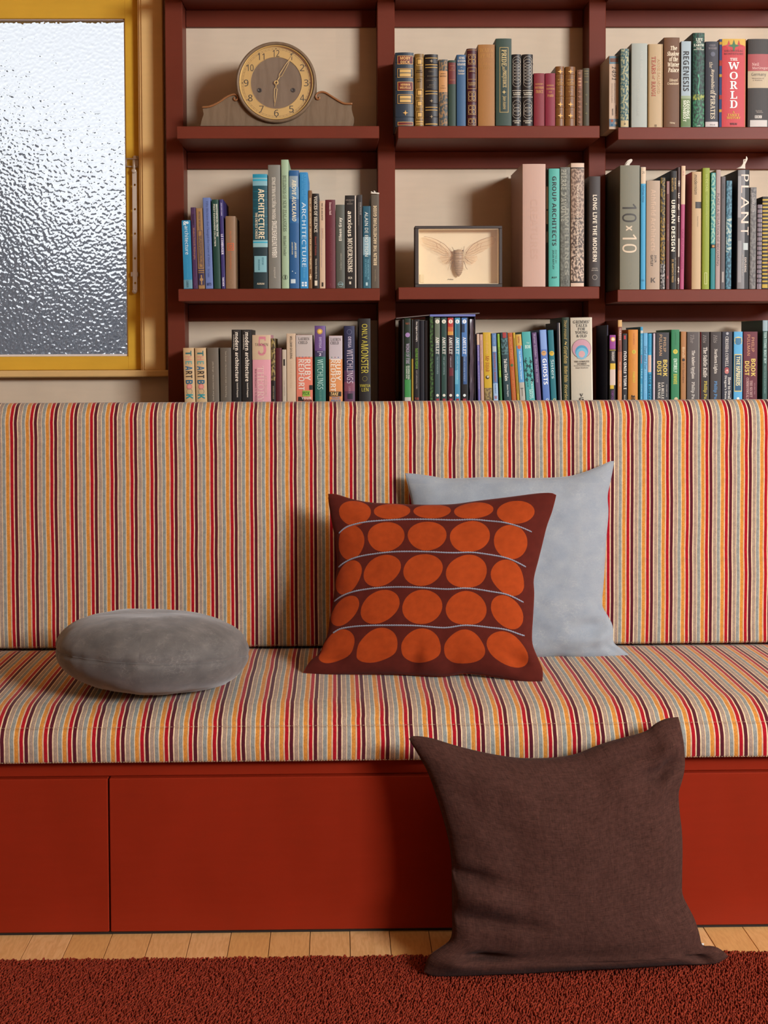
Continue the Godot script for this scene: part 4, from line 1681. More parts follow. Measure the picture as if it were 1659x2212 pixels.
func paper_scraps() -> void:
	# torn jacket edges and ribbons that stick out above three books, and the loose board on top of the comic set
	var n := noise(60.0, 99)
	for d in [[[Vector2(1349, 358), Vector2(1352, 352), Vector2(1357, 346), Vector2(1364, 343), Vector2(1367, 346), Vector2(1362, 352), Vector2(1360, 357)], -0.150, "crumpled grey white paper strip standing above the large sage spine"], [[Vector2(1592, 364), Vector2(1600, 359), Vector2(1606, 350), Vector2(1607, 344), Vector2(1612, 343), Vector2(1613, 337), Vector2(1616, 343), Vector2(1611, 354), Vector2(1611, 364)], -0.150, "torn pale jacket edge standing above the tall silver and black spine"], [[Vector2(800, 418), Vector2(802, 413), Vector2(807, 415), Vector2(808, 411), Vector2(813, 415), Vector2(819, 416), Vector2(819, 419)], -0.145, "torn jacket edge standing above the khaki grey spine"]]:
		var z: float = d[1]
		var base := px(d[0][0].x, d[0][0].y, z)
		var o := thing("torn_paper", d[2], "paper", base)
		var outline := flat_outline(smooth_path(d[0], 3), z, base)
		var st := mb()
		add_plate(st, outline, -0.004, -0.0034)
		var outline2 := PackedVector2Array()
		for p in outline:
			outline2.append(Vector2(p.x * 0.8 + 0.002, p.y * 0.75))
		add_plate(st, outline2, 0.0, 0.0006)
		part("scrap", done(st), plain(Color("#cfc4b4"), 0.7), o)
	var z2 := FRONT - 0.002
	var a := px(856, 688.5, z2)
	var b := px(928, 681.5, z2)
	var c := px(1036, 677.5, z2)
	var sheet := thing("board", "thin dark grey board lying across the comic set and the black books", "board", a)
	var st := mb()
	for s in [[a, b], [b, c]]:
		var p0: Vector3 = s[0] - a
		var p1: Vector3 = s[1] - a
		var back := Vector3(0, 0, -0.132)
		var up := Vector3(0, 0.0022, 0)
		quad(st, p0, p1, p1 + up, p0 + up)
		quad(st, p0 + up, p1 + up, p1 + up + back, p0 + up + back)
		quad(st, p0, p0 + back, p1 + back, p1)
		quad(st, p1 + back, p0 + back, p0 + up + back, p1 + up + back)
		quad(st, p1, p1 + back, p1 + back + up, p1 + up)
		quad(st, p0, p0 + up, p0 + back + up, p0 + back)
	part("sheet", done(st), plain(Color("#5d514c"), 0.5), sheet)
	# the slipcase round the comic set
	var y0: float = shelf_y[3][0]
	var l := px(928.5, 690, FRONT)
	var r := px(1027, 690, FRONT)
	var t := px(980, 679.0, FRONT)
	var base2 := Vector3((l.x + r.x) / 2.0, y0, FRONT)
	var hw := (r.x - l.x) / 2.0
	var sc := thing("slipcase", "open fronted card slipcase with a blue lid edge that holds the numbered comic set", "slipcase", base2)
	var hh := t.y - y0
	part("top_panel", box(Vector3(-hw, hh - 0.0055, -0.165), Vector3(hw, hh, 0.0), 0.0004), plain(Color("#5d67a4"), 0.5), sc, "blue top edge")
	part("side_panel", box(Vector3(-hw, 0.0008, -0.165), Vector3(-hw + 0.0085, hh - 0.006, 0.0), 0.0004), patches("#3c5c2a", "#16200f", 41), sc, "green patterned side")
	part("side_panel", box(Vector3(hw - 0.0022, 0.0008, -0.165), Vector3(hw, hh - 0.006, 0.0), 0.0004), plain(Color("#241c24"), 0.4), sc)
	part("back_panel", box(Vector3(-hw, 0.0008, -0.167), Vector3(hw, hh - 0.006, -0.164), 0.0), plain(Color("#1d191c"), 0.5), sc)
	var film := mb(true)
	for i in 14:
		for k in 5:
			var q := []
			for w in [[i, k], [i, k + 1], [i + 1, k + 1], [i + 1, k]]:
				var yy: float = lerpf(0.002, hh - 0.012, w[0] / 14.0)
				var xx: float = lerpf(hw - 0.0145, hw - 0.0030, w[1] / 5.0)
				q.append(Vector3(xx + 0.002 * n.get_noise_2d(yy * 0.8, 3.0), yy, -0.004 + 0.004 * n.get_noise_2d(xx * 4.0, yy * 1.2)))
			quad(film, q[0], q[1], q[2], q[3])
	part("shrink_wrap", done(film), plain(Color("#4b4450"), 0.14, 0.9), sc, "crinkled shiny torn wrapping")


func patches(a: String, b: String, seed_: int) -> StandardMaterial3D:
	var key := "patch" + a + b
	if not mats.has(key):
		var n := noise(0.075, seed_, FastNoiseLite.TYPE_SIMPLEX_SMOOTH, 3)
		var ca := hexc(a, GAIN)
		var cb := hexc(b, GAIN)
		var t := picture(96, 96, func(x, y): return cb.lerp(ca, clampf(0.5 + 3.0 * n.get_noise_2d(x * 1.5, y), 0, 1)))
		mats[key] = triplanar(textured(t, 0.5, 0.4), Vector3.ONE * 14.0)
	return mats[key]


const ROW_1B := """
B l 854 894.4 113 0 0.010 #26303a cream | old hardbacks on the top shelf | thick dark blue leather book with red and gold spine labels, first of its row
b 120 138.6 .12 .96 #5a1c1c label_panel
f 120 138.6 .12 .96 1 #b98d4e
h 122.5 129 .54 .55 #caa163 S MOBY
h 131 137 .54 .5 #caa163 S DICK
b 150 165 .24 .84 #b39255
b 156.8 158.4 .2 .88 #26303a
f 147.6 167.5 .12 .96 1 #b98d4e
b 176.5 195.8 .12 .96 #5a1c1c label_panel
f 176.5 195.8 .12 .96 1 #b98d4e
h 180.5 185.2 .54 .5 #caa163 S HERMAN
h 187 191.7 .54 .58 #caa163 S MELVILLE
b 207 221 .24 .84 #b39255
b 213.2 214.8 .2 .88 #26303a
f 203.7 224 .12 .96 1 #b98d4e
d 244 .54 6 #c79e5c
b 263.4 270.5 .12 .96 #5a1c1c label_panel
f 263.4 270.7 .12 .96 1 #b98d4e
B l 896 916.5 116 0 0.006 #6f5325 cream | old hardbacks on the top shelf | ochre gold leather book with gold square ornaments beside the thick dark blue one
f 125 142 .16 .88 1 #b58f4c
b 129 138 .32 .72 #b58f4c
h 151 153.5 .5 .5 #3a2a14 S LORD
h 155 157.5 .5 .7 #3a2a14 S DIVISIONS
h 170.5 173 .5 .5 #3a2a14 S OF ALL
h 175 177.5 .5 .4 #3a2a14 S MY
f 192 209 .16 .88 1 #b58f4c
b 196 205 .32 .72 #b58f4c
f 216 232 .16 .88 1 #b58f4c
b 220 228 .32 .72 #b58f4c
f 240 256 .16 .88 1 #b58f4c
b 244 252 .32 .72 #b58f4c
b 262 264 .1 .9 #b58f4c
b 267 269 .1 .9 #b58f4c
B l 917.3 947 117 0 0.004 #1a1413 cream | old hardbacks on the top shelf | black leather book with paired gold lines across its spine
b 124.6 126 .06 .94 #b08b45 gold_line
b 139 140.6 .06 .94 #b08b45 gold_line
b 145 146.4 .06 .94 #b08b45 gold_line
b 196 197.4 .06 .94 #b08b45 gold_line
b 202 203.4 .06 .94 #b08b45 gold_line
b 231 232.4 .06 .94 #b08b45 gold_line
b 237 238.4 .06 .94 #b08b45 gold_line
b 267 269 .06 .94 #b08b45 gold_line
d 132 .5 4 #8f7f62
h 153 156 .5 .4 #6f6450 f CRIME
h 163 166 .5 .6 #6f6450 f PUNISHMENT
h 172.5 175 .5 .7 #6f6450 f FYODOR
h 182 185 .5 .35 #6f6450 f and
h 187 190 .5 .6 #6f6450 f Dostoevsky
d 218 .5 4 #8f7f62
d 252 .5 4 #8f7f62
B h 947.6 967.5 128.4 0 0.005 #343c3d cream | old hardbacks on the top shelf | small patterned book with a wide tan paper label between the black and green ones
m 128.6 271 .03 .97 #80623f #333c3e
b 153 199 .03 .97 #a87a4a label_panel
h 158 161 .5 .6 #4a3320 S JAMES
h 163 166 .5 .7 #4a3320 S MARTINEAU
h 184 187 .5 .35 #4a3320 f John
h 189 192 .5 .6 #4a3320 f Livingston
B h 968.5 985.3 130 0 0.005 #2a3a30 cream | old hardbacks on the top shelf | narrow dark green book with a dull red panel at its top
b 135 181.6 .02 .98 #5c2622 label_panel
h 140.5 143 .5 .6 #8d5a3c S TALES
h 146 148.5 .5 .3 #8d5a3c S OF
h 150.5 153 .5 .7 #8d5a3c S MYSTERY
h 171.5 174 .5 .7 #8d5a3c S WILKIE
B h 986.5 1006.6 118 0 0.003 #32506e cream | old hardbacks on the top shelf | plain blue cloth book with pale lettering at its top beside the burgundy gilt one
h 122.5 127.5 .56 .6 #b9b1a2 S KING
h 129.5 134.5 .54 .84 #b9b1a2 S QUEEN
h 136.5 141.5 .54 .86 #b9b1a2 S KNAVE
b 145.3 146 .42 .62 #b9b1a2
h 150.5 155 .5 .7 #b9b1a2 Fi Vladimir
h 156.5 161 .5 .74 #b9b1a2 Fi Nabokov
B l 1008.3 1031 104.6 0 0.004 #3b1419 cream | old hardbacks on the top shelf | burgundy leather book with dense gold scroll ornaments
b 107.5 108.3 .06 .94 #a3814e gold_line
f 117 139 .14 .86 0.8 #a3814e
g 124 .36 4 #b2925c
g 124 .64 4 #b2925c
g 132.5 .36 4 #b2925c
g 132.5 .64 4 #b2925c
f 146 192 .08 .92 0.8 #a3814e
h 152.5 155 .5 .5 #b2925c F LOLITA
b 171 171.7 .12 .88 #a3814e gold_line
h 178 180.5 .5 .7 #b2925c F VLADIMIR
h 182 184.5 .5 .62 #b2925c F NABOKOV
f 198 219 .14 .86 0.8 #a3814e
g 204.5 .36 4 #b2925c
g 204.5 .64 4 #b2925c
g 212.5 .36 4 #b2925c
g 212.5 .64 4 #b2925c
f 227 248 .14 .86 0.8 #a3814e
g 233 .36 4 #b2925c
g 233 .64 4 #b2925c
g 241.5 .36 4 #b2925c
g 241.5 .64 4 #b2925c
f 256 271 .14 .86 0.8 #a3814e
g 262 .36 4 #b2925c
g 262 .64 4 #b2925c
B h 1032.6 1069.5 96 0 0.004 #8a5f30 cream | old hardbacks on the top shelf | wide tan cloth book with faint gold lettering left of the tall green one
h 104.5 112.5 .5 .82 #9d7038 F WAR &
h 116 124.5 .52 .78 #9d7038 F PEACE
h 136 141 .5 .4 #9d7038 F LEO
h 144 149 .5 .8 #9d7038 F TOLSTOY
B h 1071 1105.4 83 0 0.000 #2c3c33 cream | old hardbacks on the top shelf | tallest dark green hardback of its row with a gold framed title
f 102 243 .24 .80 1.1 #a28a56
b 104.2 241 .285 .755 #25332c
r 107 143 .52 .30 #b7a06a F PRIDE
r 144 151 .52 .20 #b7a06a fi and
r 152 189 .52 .30 #b7a06a F PREJUDICE
d 199 .52 5 #b7a06a
r 207 236 .52 .26 #b7a06a fi Jane Austen
B l 1105.8 1127 117 0 0.004 #221d1b cream | black leather pair with silver rings | black leather book with silver rings, left one of the pair
g 131 .5 8.5 #a9a294
g 137 .5 8.5 #a9a294
g 144 .5 8.5 #a9a294
g 151 .5 8.5 #a9a294
g 158 .5 8.5 #a9a294
g 165 .5 8.5 #a9a294
g 172 .5 8.5 #a9a294
g 179 .5 8.5 #a9a294
b 195 196 .04 .96 #b9b2a2 silver_line
h 199 201.8 .5 .8 #c4bda9 S W. SOMERSET
h 203 205.8 .5 .7 #c4bda9 S MAUGHAM
b 209 210 .04 .96 #b9b2a2 silver_line
g 225 .5 8.5 #a9a294
g 233 .5 8.5 #a9a294
g 241 .5 8.5 #a9a294
g 247 .5 8.5 #a9a294
h 260 262.5 .5 .8 #c4bda9 S COMPLETE
h 264 266.5 .5 .5 #c4bda9 S WORKS
B l 1128.2 1152 117 0 0.004 #221d1b cream | black leather pair with silver rings | black leather book with silver rings, right one beside red cloth
g 131 .5 9 #a9a294
g 137 .5 9 #a9a294
g 144 .5 9 #a9a294
g 151 .5 9 #a9a294
g 158 .5 9 #a9a294
g 165 .5 9 #a9a294
g 172 .5 9 #a9a294
g 179 .5 9 #a9a294
b 195 196 .04 .96 #b9b2a2 silver_line
h 199 201.8 .5 .8 #c4bda9 S W. SOMERSET
h 203 205.8 .5 .7 #c4bda9 S MAUGHAM
b 209 210 .04 .96 #b9b2a2 silver_line
g 225 .5 9 #a9a294
g 233 .5 9 #a9a294
g 241 .5 9 #a9a294
g 247 .5 9 #a9a294
h 260 262.5 .5 .8 #c4bda9 S COMPLETE
h 264 266.5 .5 .5 #c4bda9 S WORKS
B h 1153 1176.8 158 0 0.004 #6c1f26 cream | small red cloth guidebooks | small red cloth guidebook touching the black leather pair
h 180 183 .5 .7 #b07f45 F BAEDEKER'S
h 187 191.5 .52 .8 #b07f45 F SOUTHERN
h 194.5 201 .52 .68 #b07f45 F FRANCE
B h 1177.7 1199.8 158 0 0.004 #6e1c2c cream | small red cloth guidebooks | small crimson cloth guidebook touching the starred tan pair
h 183 186 .5 .7 #b07f45 F BAEDEKER'S
h 190 193.5 .52 .8 #b07f45 F HANDBOOK
h 197.5 200 .5 .3 #b07f45 F FOR
h 204 209 .52 .6 #b07f45 F PARIS
B l 1200.3 1219.8 143 0 0.004 #65401b cream | tan leather pair with gold stars | tan leather book with gold stars, left one of the starred pair
d 154.7 .5 6 #c79c58
h 171 173.3 .5 .56 #b58a4a F DIARY
h 175 176.6 .5 .2 #b58a4a F OF
h 178 180.3 .5 .7 #b58a4a F SAMUEL
h 182 184.3 .5 .56 #b58a4a F PEPYS
h 197 199.5 .5 .4 #b58a4a F VOL.
h 205 207 .5 .15 #b58a4a F II
d 225.7 .5 6 #c79c58
d 250 .5 6 #c79c58
b 164 164.6 .05 .95 #8d6431 gold_line
b 189.5 190.1 .05 .95 #8d6431 gold_line
b 212.5 213.1 .05 .95 #8d6431 gold_line
b 237 237.6 .05 .95 #8d6431 gold_line
B l 1221 1243.7 143.7 0 0.004 #65401b cream | tan leather pair with gold stars | tan leather book with gold stars, right one beside the carved brown spine
d 154.7 .5 6 #c79c58
h 171 173.3 .5 .56 #b58a4a F DIARY
h 175 176.6 .5 .2 #b58a4a F OF
h 178 180.3 .5 .7 #b58a4a F SAMUEL
h 182 184.3 .5 .56 #b58a4a F PEPYS
h 197 199.5 .5 .4 #b58a4a F VOL.
h 205 207 .5 .1 #b58a4a F I
d 225.7 .5 6 #c79c58
d 250 .5 6 #c79c58
b 164 164.6 .05 .95 #8d6431 gold_line
b 189.5 190.1 .05 .95 #8d6431 gold_line
b 212.5 213.1 .05 .95 #8d6431 gold_line
b 237 237.6 .05 .95 #8d6431 gold_line
B h 1245.2 1259 150.5 0 0.006 #5a381f cream | old hardbacks on the top shelf | thin brown book with red brown lozenge tooling beside the starred pair
d 158 .5 5 #80543a
b 166 191 .2 .8 #6c3d26
b 169 171 .28 .72 #a17a54
b 175 178 .28 .72 #a17a54
b 183 185 .28 .72 #a17a54
d 198 .5 5 #80543a
d 209 .5 5 #80543a
d 220 .5 5 #80543a
d 231 .5 5 #80543a
d 242 .5 5 #80543a
d 253 .5 5 #80543a
d 264 .5 5 #80543a
B h 1259.8 1273.4 147 0 0.007 #3b3423 cream | old hardbacks on the top shelf | thin olive black book at the right end against the upright
h 152.5 155 .5 .7 #85774e F GREEN
h 158 160.3 .5 .6 #85774e F BOOK
h 164 166 .5 .7 #85774e F TALES
h 176 178.4 .5 .6 #85774e F STORY
d 205 .5 4 #55502f
d 225 .5 4 #55502f
d 245 .5 4 #55502f
"""

const ROW_1C := """
B p 1315.5 1336.8 120 0 0.028 #b39c86 cream | history books on the top right shelf | short cream paperback set back past the left end of its shelf
b 121 138 .02 .98 #5d7782 picture_panel
b 126 134 .1 .9 #6b4636
r 143 173 .5 .42 #2a221e fi 1491
r 180 222 .30 .12 #6d5d50 f NEW REVELATIONS OF THE AMERICAS
r 180 222 .58 .12 #6d5d50 f BEFORE COLUMBUS
r 228 252 .72 .14 #2a221e S CHARLES C.
r 235 249 .36 .14 #2a221e S MANN
b 257 273.5 .02 .98 #5f6f7a picture_panel
o 261 .3 3 #8d4a30
o 266 .7 3 #c4b098
o 270 .3 2.5 #2f5a74
B h 1340.3 1359 105 0 0.008 #34545c cream | history books on the top right shelf | teal and cream mottled book second along the top right shelf
m 105.4 259 .02 .98 #93906f #27484f
b 260 274.2 .04 .96 #a4926a label_panel
r 262 271 .5 .2 #3a3020 F 4
B h 1364 1398.2 93.4 0 0.002 #8f948c cream | history books on the top right shelf | wide pale grey blue hardback with almost invisible lettering
r 109 168 .62 .17 #9d9d94 F ANNE SALMOND
r 170 250 .42 .14 #9a9b92 f TWO WORLDS
B h 1400 1432 95 0 0.003 #9f8968 cream | history books on the top right shelf | sand coloured hardback with red lettering that reads down
b 95.4 274 .02 .08 #86693f
b 95.4 274 .92 .98 #86693f
r 122 160 .36 .26 #8d3a2c F TEARS
r 163 172 .36 .17 #8d3a2c fi of
r 176 208 .36 .26 #8d3a2c F RANGI
r 128 202 .72 .18 #99703f f ANNE SALMOND
b 269 274 .44 .58 #6b5436
B h 1433.8 1468 80.7 0 0.002 #593a21 cream | history books on the top right shelf | brown cloth hardback with cream italic title in five lines
h 99 108 .62 .42 #d9c9ae Fi The
h 111 120.5 .58 .76 #d9c9ae Fi Shadow
h 122 132.5 .6 .56 #d9c9ae Fi of the
h 134.5 144 .6 .74 #d9c9ae Fi Winter
h 146 156 .6 .7 #d9c9ae Fi Palace
h 170 176 .6 .54 #c9b492 Fi Edward
h 177.5 183 .58 .72 #c9b492 Fi Crankshaw
h 263.5 268 .54 .34 #c9b492 Fi Viking
B p 1470.8 1492.4 89 0 0.002 #8c9ba0 white | history books on the top right shelf | slim paperback fading from pale blue to meadow green with black title
b 210 274.4 0 1 #5a6c42 picture_panel
b 207 213 0 1 #7d8b6c picture_panel
b 236 274.4 0 1 #4d6436 picture_panel
r 111 197 .5 .58 #211d1a S REGENESIS
r 217 257 .70 .30 #c6c8b4 S GEORGE
r 217 263 .36 .30 #c6c8b4 S MONBIOT
B h 1495.8 1521.9 70.7 0 0.002 #15251f cream | history books on the top right shelf | tallest dark green glossy hardback on the top right shelf
m 71 203 .03 .98 #1f4a3a #0f1d18
m 204 216 .04 .98 #8a8f3e #2c4526
m 216 274 .04 .98 #2f6b4a #12261c
r 160 205 .5 .14 #4e9474 f ~
h 82.5 88 .53 .56 #d0d0bd F LIFE
h 89 93.5 .5 .36 #d0d0bd F ON
h 95 100 .5 .84 #d0d0bd F EARTH
h 102.5 105 .5 .4 #d0d0bd S David
h 106 108.5 .5 .86 #d0d0bd S Attenborough
h 270.5 273 .5 .3 #9ab5a0 S ONE
B h 1523.2 1552 89.4 0 0.002 #2c2c33 cream | history books on the top right shelf | dark slate hardback with cream italic title and a white library sticker
h 96 100 .52 .44 #7d7476 F COLIN
h 102 106.5 .54 .62 #7d7476 F WOODARD
r 134 147 .42 .26 #b8ab92 fi the
r 149 194 .52 .30 #b8ab92 Fi Republic
r 195 205 .6 .44 #b8ab92 Fi of
r 206 257 .56 .34 #b8ab92 F PIRATES
o 117 .55 5 #4a4b57
b 263 274 .02 .98 #aaa29e sticker
h 268 271.5 .55 .4 #55504e S 910.45
B h 1553.6 1611 84 0 0.003 #8a5a22 cream | history books on the top right shelf | very thick red spined hardback with big white letters stacked down it
b 84.3 274.4 .0 .09 #23345c picture_panel
b 90 96 .0 .09 #a07a25
b 130 142 .0 .09 #8a2b1e
b 160 166 .0 .09 #a07a25
b 205 214 .0 .09 #8a2b1e
b 236 242 .0 .09 #a07a25
b 99.6 274.4 .095 .965 #a3262a spine_panel
b 84 99.6 .095 .965 #b08b2a picture_panel
d 99 .34 12 #a3262a
d 99 .53 13 #2c5a34
d 99 .72 12 #a3262a
b 99.6 106 .095 .965 #a3262a
h 108 112 .53 .72 #5b1216 F SIMON SEBAG
h 114.5 118.5 .53 .74 #5b1216 F MONTEFIORE
h 125.5 131 .53 .28 #e6dcd0 F THE
h 134.5 150 .53 .42 #e6dcd0 F W
h 155.5 171.5 .53 .30 #e6dcd0 F O
h 175.5 192.5 .53 .28 #e6dcd0 F R
h 197 213.5 .53 .26 #e6dcd0 F L
h 217 233.5 .53 .28 #e6dcd0 F D
h 240 244 .53 .08 #c39a2e F A
h 246 251 .53 .44 #c39a2e F FAMILY
h 252.5 257 .53 .52 #c39a2e F HISTORY
h 265.5 270 .53 .26 #4a1013 S W&N
B h 1615.2 1662 83.8 0 0.002 #2d2723 cream | history books on the top right shelf | thick dark grey hardback with a pink band above a cream band
b 116.7 153.4 0 1 #8a3a3a band
b 153.4 190 0 1 #a08f74 band
h 135.5 142 .34 .32 #c9a9a0 f Neil
h 144.5 151 .56 .74 #c9a9a0 f MacGregor
h 157.5 166 .5 .68 #1f1a17 s Germany
h 167.5 171 .46 .56 #5c5142 f Memories of
h 172 175 .44 .44 #5c5142 f a Nation
h 238 241 .5 .3 #9a8f82 f The British
h 241.5 244 .55 .3 #9a8f82 f Museum
b 249.5 255.5 .32 .42 #b9b1a6
b 249.5 255.5 .43 .53 #b9b1a6
b 249.5 255.5 .54 .64 #b9b1a6
h 250.5 254.5 .37 .05 #2d2723 S B
h 250.5 254.5 .48 .05 #2d2723 S B
h 250.5 254.5 .59 .05 #2d2723 S C
b 259.5 274.2 .1 .9 #a9a39c sticker
"""

